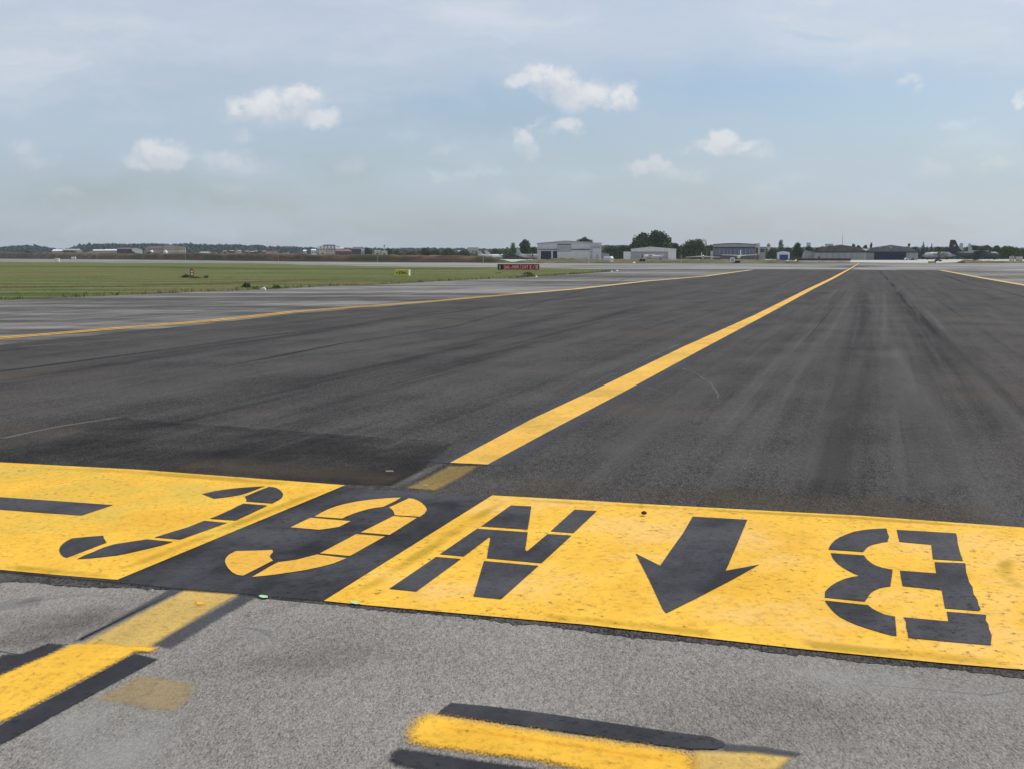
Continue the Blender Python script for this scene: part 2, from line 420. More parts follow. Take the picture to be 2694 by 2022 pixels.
def stain(name, colr, strength, freq=(3, .05)):
    m, n, bs = newmat(name); c = n.coord('Object')
    at = n.new('ShaderNodeAttribute', attribute_name='a')
    g = n.noise(along(n, c, *freq), 1.5, 5, .6); g2 = n.noise(c, 40, 3, .65)
    al = n.math('MULTIPLY', n.ramp(at.outputs['Fac'], 0, 1), n.math('MULTIPLY', n.ramp(g, .34, .66), strength))
    al = n.math('MULTIPLY', al, n.math('ADD', .45, n.math('MULTIPLY', g2, 1.1)), clamp=True)
    n.put(bs.inputs['Alpha'], al); bs.inputs['Base Color'].default_value = (*colr, 1); bs.inputs['Roughness'].default_value = .85; setspec(bs, .2)
    return m
M_seam = stain('dark_joint_tar', (.012, .012, .014), .85)
M_tyre = stain('dark_tyre_rubber', (.014, .014, .016), .34)
M_dust = stain('pale_dust', (.17, .165, .155), .30)
M_dust2 = stain('pale_scrape', (.24, .23, .21), .48)
M_brown = stain('brown_dust', (.105, .078, .045), .42, (.6, .4))

# grass
def grassmat(name, ca, cb, cc):
    m, n, bs = newmat(name); c = n.coord('Object')
    k = n.mapping(c, rot=(0, 0, R(20)), scale=(.05, .35, 1))
    a = n.noise(k, 1, 6, .65); b = n.noise(c, 2.2, 5, .7); d = n.noise(n.mapping(c, rot=(0, 0, R(19)), scale=(.035, .16, 1), loc=(3, 7, 0)), 1, 5, .6)
    f = n.math('ADD', n.math('MULTIPLY', a, .6), n.math('MULTIPLY', b, .4))
    x = n.mix(n.ramp(f, .42, .58), ca, cb); x = n.mix(n.ramp(d, .52, .66), x, cc)
    n.put(bs.inputs['Base Color'], x); bs.inputs['Roughness'].default_value = .95; setspec(bs, .1)
    bump(n, bs, n.noise(c, 14, 4, .7), .9, .08)
    return m
M_grass = grassmat('mown_grass', (.058, .086, .020), (.165, .170, .066), (.165, .125, .062))
M_ground = grassmat('dry_field', (.085, .095, .045), (.15, .145, .08), (.16, .125, .08))
M_verge = grassmat('dry_verge', (.07, .08, .035), (.17, .155, .09), (.15, .11, .06))
M_bank = plain('bare_earth', (.135, .095, .068), .95, .45, .12, .1, streak=(1, 1, 6))
def leafmat(name, a, b):
    m, n, bs = newmat(name)
    g = n.new('ShaderNodeNewGeometry'); f = g.outputs['Random Per Island']
    n.put(bs.inputs['Base Color'], n.mix(f, a, b)); bs.inputs['Roughness'].default_value = .8; setspec(bs, .12)
    return m
M_leaf = leafmat('broad_leaves', (.014, .032, .012), (.082, .130, .044))
M_leafd = leafmat('dark_needles', (.010, .026, .016), (.030, .058, .030))
M_leafl = leafmat('bright_leaves', (.040, .075, .022), (.10, .15, .045))
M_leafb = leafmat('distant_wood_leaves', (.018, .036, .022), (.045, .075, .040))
M_blade = leafmat('grass_blades', (.06, .075, .022), (.17, .16, .075))
M_weed = leafmat('weed_leaves', (.03, .06, .015), (.07, .12, .03))
M_dry = leafmat('dry_weeds', (.09, .08, .035), (.19, .16, .085))
M_bark = plain('bark', (.06, .05, .04), .9)

# ---------------------------------------------------------------- the setting
W = 9000
tag(sheet('ground', [(-W, -600), (W, -600), (W, 11000), (-W, 11000)], 0, M_ground), kind='structure')
grass_edge = [(-2200, 905), (-700, 829), (0, 790.5), (60, 788), (140, 784.5), (340, 777), (520, 769), (680, 763.5), (850, 754.5), (1020, 748.5), (1190, 738.5), (1360, 731.5), (1500, 722.5), (1590, 716.5), (1622, 713.5)]
run_near = [(-1800, 683.2), (-600, 685.3), (0, 688.9), (340, 692.2), (680, 694.2), (860, 698.5), (1020, 701.8), (1360, 704.2), (1560, 708.6)]
run_near2 = [(1700, 708.9), (2000, 709.8), (2300, 710.6), (2694, 712.2), (4200, 716)]
run_far = [(4200, 695), (2694, 693.2), (2000, 693), (1360, 692.6), (1020, 690.5), (680, 687.6), (340, 683.6), (0, 681.1), (-600, 679.6), (-1800, 679)]
tag(sheet('grass_field', GP([(-1800, 683.2), (-600, 685.3), (0, 688.9), (340, 692.2), (680, 694.2), (860, 698.5), (1020, 701.8), (1360, 704.2), (1560, 708.6), (1622, 713.5)]+grass_edge[::-1][1:]), .004, M_grass), kind='structure')
tag(sheet('runway', GP(run_near+run_near2+run_far), .010, M_run), kind='structure')
ge = GP(grass_edge); re_ = random.Random(21); rag = []
for a_, b_ in zip(ge, ge[1:]):
    L_ = (b_-a_).length; nn_ = max(1, min(400, int(L_/.28))); nv = Vector((-(b_-a_).y, (b_-a_).x, 0)).normalized()
    for j_ in range(nn_):
        q_ = a_.lerp(b_, j_/nn_); rag.append(q_+nv*(re_.gauss(0, .05)+.10*math.sin(q_.x*1.7+q_.y*.9)*math.sin(q_.y*.53)))
rag.append(ge[-1])
base = rag+GP([(1600, 709), (1700, 708), (2694, 711), (4200, 715)])+[Vector((160, 20, 0)), Vector((60, -25, 0)), Vector((-60, -25, 0))]
tag(sheet('shoulder_pavement', base, .006, M_old), kind='structure')
lineL = [(-1500, 1014), (0, 891), (550, 845.7), (788, 820), (1020, 803), (1174, 790.6), (1360, 774), (1514, 761.4), (1700, 740.6), (1854, 727.5), (1977, 710.6)]
lineR = [(2474, 711.4), (2508, 717.6), (2585, 732.2), (2694, 750.6), (3200, 840), (4666, 1100)]
cut = [(2694, 1788), (2094, 1728), (1393, 1648), (852, 1594), (600, 1569), (449, 1556), (380, 1555), (0, 1535), (-1500, 1430)]
rc = random.Random(4); cut2 = []
for a_, b_ in zip(cut, cut[1:]):
    nn_ = max(2, int(abs(a_[0]-b_[0])/9))
    for j_ in range(nn_):
        t_ = j_/nn_; mid = 852 < a_[0]+(b_[0]-a_[0])*t_ or a_[0]+(b_[0]-a_[0])*t_ < 400
        cut2.append((a_[0]+(b_[0]-a_[0])*t_, a_[1]+(b_[1]-a_[1])*t_+(rc.gauss(0, 1.6)+2.5*math.sin(a_[0]*.01+t_*9) if mid else 0)))
cut = cut2+[cut[-1]]
twL = [(-1500, 1030), (0, 909), (550, 853), (788, 826), (1020, 806.5), (1174, 793), (1360, 776), (1514, 763), (1700, 742), (1854, 728.5), (1979, 711)]
taxi = sheet('taxiway', GP(twL+[(1990, 710.3), (2300, 711), (2466, 711.6)])+[p+Vector((-.25, 0, 0)) for p in GP(lineR)]+[G(4000, 1915)]+GP(cut), .0122, M_new)
tag(taxi, kind='structure')
near = sheet('pavement', GP([(4000, 1900), (2694, 1775), (2094, 1718), (1393, 1640), (852, 1589), (449, 1552), (0, 1512), (-1500, 1404)])+[Vector((-14, -9, 0)), Vector((14, -9, 0))], .010, M_near)
tag(near, kind='structure')
# apron of pale concrete before the hangars, and the light strip in front
tag(sheet('apron', [P(1350, 700, 400)*1, P(2235, 700, 400), P(2560, 700, 400), P(3100, 700, 460), P(3200, 700, 1000), P(1250, 700, 1000)], .004, M_apron), kind='structure')

M_patch = stain('darker_asphalt_bay', (.010, .0095, .009), .62, (.3, .3))
softpoly('asphalt_bay', GP([(-900, 1080), (0, 1148), (330, 1100), (440, 1112), (800, 1140), (1205, 1169), (1060, 1284), (905, 1280), (364, 1238), (0, 1219), (-900, 1165)]), .0126, M_patch, .06, taxi)
# joints, tyre marks and dust on the taxiway
def st(name, pts, width, mat, z=.017, par=None, k=1, fade=1):
    if par is None: z = .0130+(z-.017)*.26
    g = GP(pts); out = []
    for i in range(len(g)-1):
        for j in range(4): out.append(g[i].lerp(g[i+1], j/4))
    out.append(g[-1])
    return ribbon(name, out, width, z, mat, par or taxi, fade=fade, soft=True)
st('joint', [(2311, 712), (2338, 738), (2370, 780), (2430, 842), (2560, 960), (2790, 1170)], .34, M_seam, .0170)
st('joint', [(2474, 722), (2540, 745), (2694, 782), (3000, 860)], .26, M_seam, .0172)
st('joint', [(-40, 985), (300, 940), (640, 893), (1005, 848), (1300, 808), (1700, 762), (1900, 737)], .22, M_seam, .0174)
st('joint', [(440, 1112), (800, 1140), (1210, 1168)], .06, M_seam, .0176)
st('joint', [(1300, 902), (1520, 905), (1780, 912)], .10, M_seam, .0176)
st('joint', [(1700, 720), (1500, 775), (1200, 860), (900, 905), (500, 985)], .16, M_seam, .0178)
for i, pts in enumerate([[(2290, 770), (2320, 870), (2400, 1000), (2520, 1180), (2640, 1400)], [(2400, 760), (2480, 870), (2600, 1010), (2760, 1180)],
        [(2250, 760), (2190, 860), (2090, 1000), (1960, 1180), (1860, 1320)], [(2200, 760), (2120, 880), (2000, 1010), (1830, 1200)],
        [(2330, 760), (2330, 900), (2350, 1100), (2370, 1360)], [(1780, 1080), (1640, 1190), (1560, 1290)]]):
    st('tyre_mark', pts, [.5]*(4*(len(pts)-1)+1), M_dust, .0180+.0003*i)
for i, pts in enumerate([[(2270, 765), (2260, 870), (2230, 1010), (2190, 1180), (2160, 1340)], [(2360, 760), (2420, 870), (2500, 1000), (2640, 1180)],
        [(1560, 800), (1240, 900), (800, 1020), (300, 1150)], [(1700, 800), (1400, 900), (1000, 1030), (560, 1190)], [(1200, 812), (800, 880), (300, 960), (-200, 1050)],
        [(1000, 1120), (700, 1180), (300, 1240)], [(400, 880), (-200, 950)]]):
    st('tyre_mark', pts, .9, M_tyre, .0200+.0003*i)
st('scrape', [(1480, 1060), (1600, 992), (1700, 945), (1790, 905)], .16, M_dust2, .0225)
st('scrape', [(0, 1158), (80, 1140), (170, 1122), (330, 1098)], .10, M_dust2, .0226)
st('scrape', [(1000, 1190), (1100, 1140), (1160, 1100)], .10, M_dust, .0227)
st('scrape', [(1780, 965), (1830, 985), (1870, 1010), (1890, 1040), (1885, 1070)], .05, M_dust2, .0228)
st('scrape', [(1690, 1018), (1730, 1030), (1765, 1042)], .04, M_dust2, .0229)
st('dust_patch', [(1330, 1290), (1480, 1298), (1700, 1308), (1900, 1315)], 1.1, M_brown, .0230)
st('dust_patch', [(1850, 1315), (2050, 1325), (2300, 1340), (2694, 1372)], 1.2, M_brown, .0231)
st('dust_patch', [(450, 1225), (700, 1240), (900, 1255), (1060, 1268)], 1.0, M_brown, .0229)
st('dust_patch', [(0, 920), (300, 895), (700, 850), (1000, 818)], .9, M_dust, .0232)
st('scrape', [(2060, 925), (2300, 930), (2694, 940)], .10, M_dust, .0233)
st('scrape', [(2250, 1158), (2500, 1165), (2694, 1172)], .05, M_dust, .0234)
# lane joints of the paver and worn pale areas
ax = (G(2132, 761.4)-G(1620, 1022)).normalized(); nx = Vector((ax.y, -ax.x, 0)); c0 = G(1620, 1022)
for i, off in enumerate((-9.4, -5.6, -1.9, 1.9, 5.6, 9.4)):
    pts_ = [c0+nx*off+ax*t for t in (3, 20, 40, 70, 110, 150)]
    ribbon('lane_joint', pts_, .05, .0144+i*.00002, M_seam, taxi, fade=1, soft=True)
M_worn = stain('worn_pale_asphalt', (.125, .118, .110), .60, (.25, .12))
for i, (pts, wd) in enumerate([([(700, 905), (1100, 850), (1500, 800)], 3.2), ([(200, 1075), (800, 960), (1300, 885)], 1.8), ([(-200, 1010), (300, 925), (700, 868)], 2.4), ([(1100, 1010), (1400, 920), (1700, 830)], 1.6), ([(880, 848), (1200, 825), (1500, 790)], 3.0),
        ([(2150, 1300), (2180, 1150), (2220, 950)], .9), ([(2500, 1330), (2420, 1120), (2340, 900)], .7), ([(1500, 1270), (1750, 1100), (1960, 930)], .8)]):
    st('worn_patch', pts, wd, M_worn, .0160+.0003*i)
# lighter and darker bands in the old shoulder
for i, (pts, wd, mt) in enumerate([([(250, 812), (520, 803), (790, 795)], 1.6, M_tyre), ([(1120, 762), (1250, 758), (1400, 754)], 1.8, M_tyre), ([(0, 862), (260, 846), (560, 825)], .9, M_dust),
        ([(700, 796), (860, 790), (1020, 781)], 1.2, M_dust), ([(880, 815), (1000, 800), (1120, 790)], 1.4, M_tyre), ([(1350, 748), (1500, 741), (1640, 736)], 1.5, M_tyre), ([(0, 830), (160, 822), (300, 815)], .8, M_tyre)]):
    st('weathered_band', pts, wd, mt, .0070+.0003*i, bpy.data.objects['shoulder_pavement'])
rw = bpy.data.objects['runway']
st('edge_stripe', [(1640, 708.3), (1800, 707.0), (1980, 706.8), (2100, 708.4)], 2.2, M_white, .014, rw)
st('edge_stripe', [(2100, 709.2), (2160, 708.4), (2250, 707.8)], 1.8, M_white, .015, rw)
st('edge_stripe', [(2250, 708), (2300, 709.6), (2370, 711.4)], 1.8, M_white, .016, rw)
st('edge_stripe', [(2560, 708), (2640, 709), (2800, 710.4)], 2.2, M_white, .014, rw)
st('edge_stripe', [(560, 689.6), (700, 690.8), (900, 692.8), (1100, 695)], 3.5, M_white, .014, rw)
M_cross = stain('dark_crossing_asphalt', (.05, .05, .052), .75, (.1, .1))
st('crossing_band', [(2225, 706), (2250, 701.5), (2270, 697.5)], [15, 16, 16, 17, 17, 17, 18, 18, 20], M_cross, .0163, rw)
st('weathered_band', [(1500, 699), (1900, 700), (2300, 700)], 9, M_tyre, .0165, rw)

# ---------------------------------------------------------------- painted markings
A_ = zoomer(0, 1180, 3.16); B_ = zoomer(500, 1180, 3.16); C_ = zoomer(950, 1280, 3.16); D_ = zoomer(1550, 1300, 3.16)
E_ = zoomer(2094, 1340, 3.458); F_ = zoomer(0, 1500, 3.16); G_ = zoomer(950, 1780, 1.8433)
topL = [(-1500, 1133), (0, 1220.5), (364, 1240), (700, 1265.4), (908, 1281)]
botL = [(309, 1532), (177, 1521.5), (0, 1505.3), (-1500, 1392)]
topR = [(1295, 1308), (1550, 1322), (1650, 1328.5), (2094, 1353), (2250, 1361), (2694, 1393.5), (3900, 1478)]
botR = [(3900, 1893), (2694, 1771), (2470, 1752), (2094, 1714), (1700, 1669), (1550, 1652), (1393, 1638), (950, 1598), (852, 1588)]
z0, z1, z2 = .0148, .0174, .0200
pk = empty('ground_marking', G(790, 1420), label='black painted ground panel with a yellow letter between the two yellow panels', cat='marking')
pk.location = (0, 0, 0)
blackpts = GP([(-1500, 1140), (0, 1224)])+GP([(905, 1283.5), (1010, 1290), (1146, 1300), (1297, 1310)])+GP([(3900, 1482), (3900, 1885), (2694, 1765), (2094, 1708), (1393, 1636), (852, 1592), (728, 1581), (449, 1557), (309, 1543), (0, 1514), (-1500, 1400)])
ins = softpoly('panel', blackpts, z0, M_blkps, .05, pk)
gl = [[(1035,582),(1090,550),(1150,520),(1215,496),(1280,478),(1380,457),(1500,440),(1630,428),(1755,422),(1700,455),(1605,500),(1540,508),(1480,520),(1410,540),(1350,560),(1300,580),(1265,598)],
 [(1000,592),(1335,620),(1240,668),(1150,682),(1075,692),(835,672)],
 [(1820,428),(1860,434),(1900,450),(1928,468),(1950,490),(1962,507),(1968,525),(1960,542),(1950,555),(1910,583),(1700,570),(1698,550),(1690,535),(1675,518),(1655,505)],
 [(1690,578),(1885,592),(1660,735),(1420,715)], [(1380,730),(1620,748),(1330,912),(1080,890)],
 [(1055,900),(1300,930),(1200,972),(1100,1000),(960,1030),(800,1055),(660,1074),(515,1088),(600,1040),(665,1000),(730,965),(880,945)],
 [(380,872),(520,868),(685,862),(690,880),(668,905),(665,925),(690,950),(565,1015),(440,1078),(390,1070),(350,1048),(318,1015),(300,985),(290,955),(300,928),(325,900)]]
sheets('letter', [B_(q) for q in gl], z1, M_yelg, pk)
lp = empty('ground_marking', label='yellow painted ground panel left of the black one, with a curved black stencil letter', cat='marking')
sheet('panel', GP(topL+botL), z1, M_yel, lp)
sheets('letter', [A_([(-1400, 352), (0, 422), (470, 454), (940, 488), (680, 575), (340, 552), (0, 525), (-1400, 440)])], z2, M_blk, lp)
gj = [A_([(1680,395),(1760,376),(1850,360),(1950,348),(2050,340),(2200,330),(2130,358),(2060,385),(1990,405),(1900,420),(1780,435)]),
 B_([(455,418),(560,372),(610,352),(660,335),(690,337),(720,345),(748,361),(765,380),(775,395),(773,410),(763,428),(740,445),(685,475),(470,458),(470,440),(463,428)]),
 B_([(445,475),(645,492),(510,558),(380,618),(165,603),(230,577),(300,545),(345,525),(390,500)]),
 A_([(1700,620),(1890,637),(1500,778),(1285,760),(1420,718),(1560,675)]),
 A_([(1225,776),(1440,797),(1350,826),(1250,850),(1080,890),(980,910),(880,922),(760,935),(640,942),(700,912),(780,880),(860,845),(950,818),(1080,797)]),
 A_([(600,768),(730,755),(860,745),(866,770),(888,803),(720,868),(560,930),(530,922),(510,905),(498,885),(494,865),(500,840),(525,812),(560,788)])]
sheets('letter', gj, z2, M_blk, lp)
rp = empty('ground_marking', label='long yellow painted ground panel with black stencil letters and an arrow pointing at the camera', cat='marking')
sheet('panel', GP(topR+botR), z1, M_yelr, rp)
gn = [[(1245,175),(1415,183),(1400,290),(1385,378),(1000,350)], [(1775,210),(1960,222),(1765,408),(1575,392)],
 [(965,370),(1385,400),(1375,480),(1365,545),(1372,560),(1390,552),(1550,415),(1750,428),(1500,660),(1045,618),(1060,530),(1075,450),(1065,442),(855,603),(655,585)],
 [(625,607),(830,625),(460,898),(235,875)], [(1022,642),(1475,682),(1320,822),(1165,962),(935,940),(975,800)]]
sheets('letter', [C_(q) for q in gn], z2, M_blk, rp)
sheets('arrow', [D_([(860,205),(1315,232),(1225,450),(1135,660),(1270,636),(1415,608),(1200,730),(900,888),(640,1018),(612,985),(500,740),(385,515),(590,618),(670,500),(780,345)])], z2, M_blk, rp)
gb = [[(820,195),(828,210),(830,232),(847,270),(832,318),(785,324),(740,335),(700,344),(670,355),(650,368),(630,390),(610,412),(450,400),(297,390),(305,362),(325,332),(360,300),(400,275),(465,248),(530,225),(600,212),(680,203)],
 [(915,208),(1180,224),(1455,240),(1466,280),(1470,330),(1490,410),(1500,440),(1520,495),(1245,478),(1230,345),(940,318)],
 [(315,422),(620,443),(630,462),(655,490),(690,518),(730,538),(780,555),(830,566),(878,575),(872,640),(858,728),(800,736),(760,745),(720,762),(690,780),(665,808),(650,835),(625,868),(262,830),(265,775),(290,748),(330,715),(380,685),(440,660),(505,642),(580,630),(525,610),(460,575),(390,530),(360,502),(335,470)],
 [(945,583),(1275,608),(1260,505),(1540,515),(1548,600),(1565,650),(1575,690),(1605,735),(1615,800),(1650,850),(1660,900),(1680,940),(1665,955),(1355,930),(1325,762),(970,725),(955,650)],
 [(262,858),(460,880),(655,900),(690,930),(740,958),(800,985),(850,997),(900,1005),(905,1060),(915,1185),(850,1175),(780,1155),(670,1122),(560,1085),(480,1052),(400,1010),(355,975),(325,945),(285,895)],
 [(975,1012),(1385,1050),(1380,1010),(1370,960),(1730,990),(1725,1040),(1750,1080),(1755,1120),(1780,1180),(1770,1270),(1400,1238),(1020,1200),(1015,1150),(1000,1100),(1000,1050)]]
sheets('letter', [E_(q) for q in gb], z2, M_blk, rp)
M_thin = stain('thin_greenish_paint', (.50, .36, .03), .75, (.8, .8)); M_or = stain('second_coat_orange', (.78, .33, .02), .75, (.3, .3))
def thin(pts, wd, par, z=.0180, mt=M_thin): st('thin_paint', pts, wd, mt, z, par)
thin([(0, 1229), (364, 1247), (700, 1273), (880, 1286)], .22, lp); thin([(850, 1292), (575, 1404), (300, 1515)], .13, lp); thin([(20, 1498), (177, 1514), (300, 1524)], .14, lp)
thin([(1330, 1318), (1130, 1450), (940, 1572)], .13, rp); thin([(1330, 1318), (1650, 1336), (2250, 1368), (2694, 1400)], .12, rp)
thin([(1420, 1630), (1560, 1640), (1700, 1655), (1900, 1680)], .14, rp); thin([(2094, 1700), (2300, 1722), (2694, 1758)], .16, rp); thin([(2650, 1475), (2640, 1520), (2694, 1560)], .12, rp)
# centre line of the taxiway
cl = [(1233, 1224), (1422, 1121.5), (1621, 1022), (1820, 919), (1999, 831), (2061, 798.7), (2132, 761.4), (2189, 733.7), (2233.7, 709), (2252, 698.4), (2260, 693.2)]
tcl = empty('centre_line', label='yellow taxiway centre line running from the painted panels to the runway', cat='marking')
gp = GP(cl)
def dens(g, k=6): return [g[i].lerp(g[i+1], j/k) for i in range(len(g)-1) for j in range(k)]+[g[-1]]
ribbon('black_border', dens(gp), 1.05, .0150, M_gline, tcl, soft=True)
eL = [(1184, 1221.5), (1397, 1106.5), (1596, 1013), (1795, 916), (1984, 831)]; eR = [(1283, 1226), (1447, 1136.5), (1646, 1031), (1845, 922), (2014, 831)]
far = gp[5:]; ps = GP(eL)
hw = .155
nf = []
for i, p in enumerate(far):
    a = far[max(0, i-1)]; b = far[min(len(far)-1, i+1)]; d = (b-a).normalized(); nf.append((p+Vector((-d.y, d.x, 0))*hw, p-Vector((-d.y, d.x, 0))*hw))
sheet('stripe', ps+[q[0] for q in nf]+[q[1] for q in nf[::-1]]+GP(eR)[::-1], z1, M_line, tcl)
softpoly('worn_end', GP([(1176, 1228), (1268, 1229), (1218, 1262), (1150, 1297), (1060, 1289)]), .0155, M_yelold, .06, tcl)
softpoly('scraped_edge', GP([(1150, 1222), (1182, 1224), (1120, 1258), (1050, 1290), (1010, 1288), (1070, 1255)]), .0153, M_dust2, .07, tcl)
# edge lines
el = empty('edge_line', label='yellow double edge line along the left side of the dark taxiway', cat='marking')
g = dens(GP(lineL[:7]), 4)
def offset(g, o):
    out = []
    for i, p in enumerate(g):
        a = g[max(0, i-1)]; b = g[min(len(g)-1, i+1)]; d = (b-a).normalized(); out.append(p+Vector((-d.y, d.x, 0))*o)
    return out
ribbon('stripe', offset(g, .15), .15, z0, M_line, el); ribbon('stripe', offset(g, -.15), .15, z0, M_line, el)
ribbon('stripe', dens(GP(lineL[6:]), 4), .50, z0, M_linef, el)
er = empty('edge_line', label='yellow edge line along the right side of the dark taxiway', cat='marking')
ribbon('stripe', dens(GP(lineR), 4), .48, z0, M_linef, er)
# foreground: old line and its black borders
ol = empty('road_marking', label='bright yellow line stub with black borders in the lower left corner, fading towards the panels', cat='marking')
softpoly('black_border', F_([(-500, 1090), (0, 715), (160, 700), (400, 612), (600, 625), (420, 745), (0, 935), (-500, 1190)]), .0125, M_blks, .05, ol)
softpoly('black_border', F_([(1120, 705), (1335, 757), (1150, 860), (620, 1150), (0, 1492), (-500, 1790), (-500, 1560), (0, 1300), (500, 1040), (960, 790)]), .0132, M_blks, .018, ol)
softpoly('black_overspray', F_([(1400, 163), (1560, 180), (700, 610), (540, 625), (860, 465)]), .0138, M_blkw, .04, ol)
softpoly('black_overspray', F_([(1990, 215), (2165, 240), (1820, 440), (1430, 690), (1220, 640)]), .0141, M_blkw, .04, ol)
softpoly('worn_stripe', F_([(1520, 178), (2025, 215), (1640, 440), (1240, 690), (600, 660), (900, 500)]), .0152, M_yelw, .05, ol)
softpoly('stripe', F_([(-500, 1120), (0, 885), (350, 735), (560, 640), (660, 622), (900, 622), (1060, 645), (1230, 640), (1355, 662), (1290, 725), (1140, 715), (1000, 800), (0, 1322), (-500, 1590)]), .0170, M_yels, .045, ol)
softpoly('paint_drip', F_([(1615, 285), (1700, 282), (1730, 300), (1690, 315), (1620, 318)]), .0182, M_drip, .02, ol)
fp = softpoly('paint_patch', F_([(1150, 870), (1660, 945), (1655, 1060), (1480, 1215), (1200, 1190), (1030, 1150), (700, 1115)]), .0118, M_yelpatch, .06)
tag(fp, 'faint worn yellow patch on grey asphalt beside the black border', 'marking')
# foreground dash, bottom centre
dd = empty('road_marking', label='bright yellow dash with black borders at the bottom centre of the foreground', cat='marking')
softpoly('black_border', G_([(430, 138), (620, 155), (860, 185), (1100, 220), (1500, 280), (1700, 305), (1768, 332), (1775, 350), (1735, 372), (1600, 372), (1350, 340), (1100, 302), (700, 245), (355, 197)]), .0155, M_blks, .014, dd)
softpoly('black_border', G_([(105, 425), (125, 375), (190, 345), (300, 365), (500, 395), (850, 446), (1700, 580), (1700, 700), (1000, 610), (140, 455)]), .0135, M_blks, .05, dd)
softpoly('stripe', G_([(320, 172), (420, 190), (700, 235), (1100, 296), (1560, 358), (1660, 385), (1670, 470), (1600, 590), (1300, 545), (850, 452), (300, 378), (205, 348), (175, 290), (225, 215)]), .0170, M_yels, .085, dd)
st('second_coat', [(1160, 1925), (1300, 1942), (1500, 1972), (1640, 1994), (1760, 2012)], .045, M_or, .0176, dd)
softpoly('worn_stripe', G_([(1600, 365), (1900, 375), (2130, 400), (2060, 470), (1900, 560), (1560, 560), (1560, 440)]), .0148, M_yelw, .05, dd)
softpoly('black_overspray', G_([(1740, 335), (1950, 350), (2150, 385), (2110, 410), (1750, 375)]), .0140, M_blkw, .012, dd)
# stains on the grey pavement
M_pale = stain('pale_weathering', (.42, .41, .385), .55, (.8, .5)); M_brn = stain('brown_grey_weathering', (.135, .118, .105), .28, (.8, .5))
M_brn2 = stain('dark_brown_weathering', (.085, .070, .062), .62, (.3, .3))
for nm, pp, zz, mt in (('pale_patch', [(-100, 1590), (120, 1560), (300, 1560), (160, 1600), (-100, 1625)], .0111, M_pale), ('pale_patch', [(60, 1890), (300, 1800), (560, 1850), (600, 2100), (-50, 2100)], .0111, M_pale),
    ('pale_patch', [(1900, 1740), (2300, 1745), (2760, 1810), (2760, 1900), (2200, 1850)], .0111, M_pale), ('pale_patch', [(560, 1640), (760, 1620), (900, 1700), (640, 1760)], .0111, M_pale),
    ('brown_patch', [(-100, 1620), (120, 1590), (430, 1580), (330, 1650), (120, 1720), (-100, 1740)], .0114, M_brn2), ('brown_patch', [(500, 1750), (900, 1660), (1150, 1720), (800, 1830)], .0113, M_brn),
    ('brown_patch', [(1500, 1900), (1900, 1780), (2400, 1860), (2300, 2000), (1800, 2030)], .0113, M_brn)):
    softpoly(nm, GP(pp), zz, mt, .22, near)
softpoly('crack_line', F_([(-200, 665), (0, 685), (180, 715), (340, 735), (180, 728), (0, 700), (-200, 680)]), .0122, M_blkw, .008, near)
tag(sheet('paint_drop', smoothpoly(F_([(2150, 240), (2175, 232), (2225, 240), (2228, 255), (2190, 258), (2165, 252)])), .0206, M_green), 'small pale green paint blot at the edge of the black panel', 'paint blot')
tag(sheet('paint_drop', B_([(1325, 1300), (1380, 1300), (1425, 1318), (1380, 1322), (1340, 1312)]), .0206, M_green), 'thin pale green paint smear below the right yellow panel corner', 'paint blot')

# ================================================================= things
white = plain('white_paint', (.74, .74, .72), .5, .06, 2); offwhite = plain('aged_white_paint', (.55, .54, .50), .6, .12, 1)
black = plain('black_paint', (.02, .02, .022), .5); dark = plain('dark_opening', (.015, .018, .028), .7)
redp = plain('red_sign_face', (.30, .022, .028), .45, .08, 3); yelp = plain('yellow_sign_face', (.62, .58, .08), .5, .06, 3)
steel = plain('galvanised_steel', (.30, .31, .32), .5, .1, 3); lens = plain('lamp_lens', (.60, .60, .55), .25, spec=.6)
glass = plain('dark_window_glass', (.03, .04, .055), .15, .2, .6, .7); rubber = plain('rubber', (.02, .02, .02), .8)
redframe = plain('faded_red_paint', (.30, .11, .09), .6); signframe = plain('pale_sign_frame', (.55, .38, .36), .5)
concrete = plain('block_concrete', (.42, .41, .38), .9); orange = plain('orange_paint', (.55, .20, .05), .6)

def text_mesh(s, size, bold=0):
    cu = bpy.data.curves.new('t', 'FONT'); cu.body = s; cu.size = size; cu.align_x = 'LEFT'; cu.offset = bold; cu.resolution_u = 3
    o = bpy.data.objects.new('t', cu); C.objects.link(o); dg = bpy.context.evaluated_depsgraph_get()
    me = bpy.data.meshes.new_from_object(o.evaluated_get(dg)); bpy.data.objects.remove(o)
    return me
def put_text(name, s, size, x0, x1, zc, y, mat, parent, bold=0, h=None):
    me = text_mesh(s, size, bold); vs = [v.co.copy() for v in me.vertices]
    ax, bx = min(v.x for v in vs), max(v.x for v in vs); ay, by = min(v.y for v in vs), max(v.y for v in vs)
    sx = (x1-x0)/(bx-ax); sy = (h/(by-ay)) if h else sx
    for v in me.vertices:
        v.co = ((v.co.x-ax)*sx+x0, y, zc+(v.co.y-(ay+by)/2)*sy)
    me.materials.clear(); me.materials.append(mat)
    o = bpy.data.objects.new(name, me); C.objects.link(o); o.parent = parent
    return o
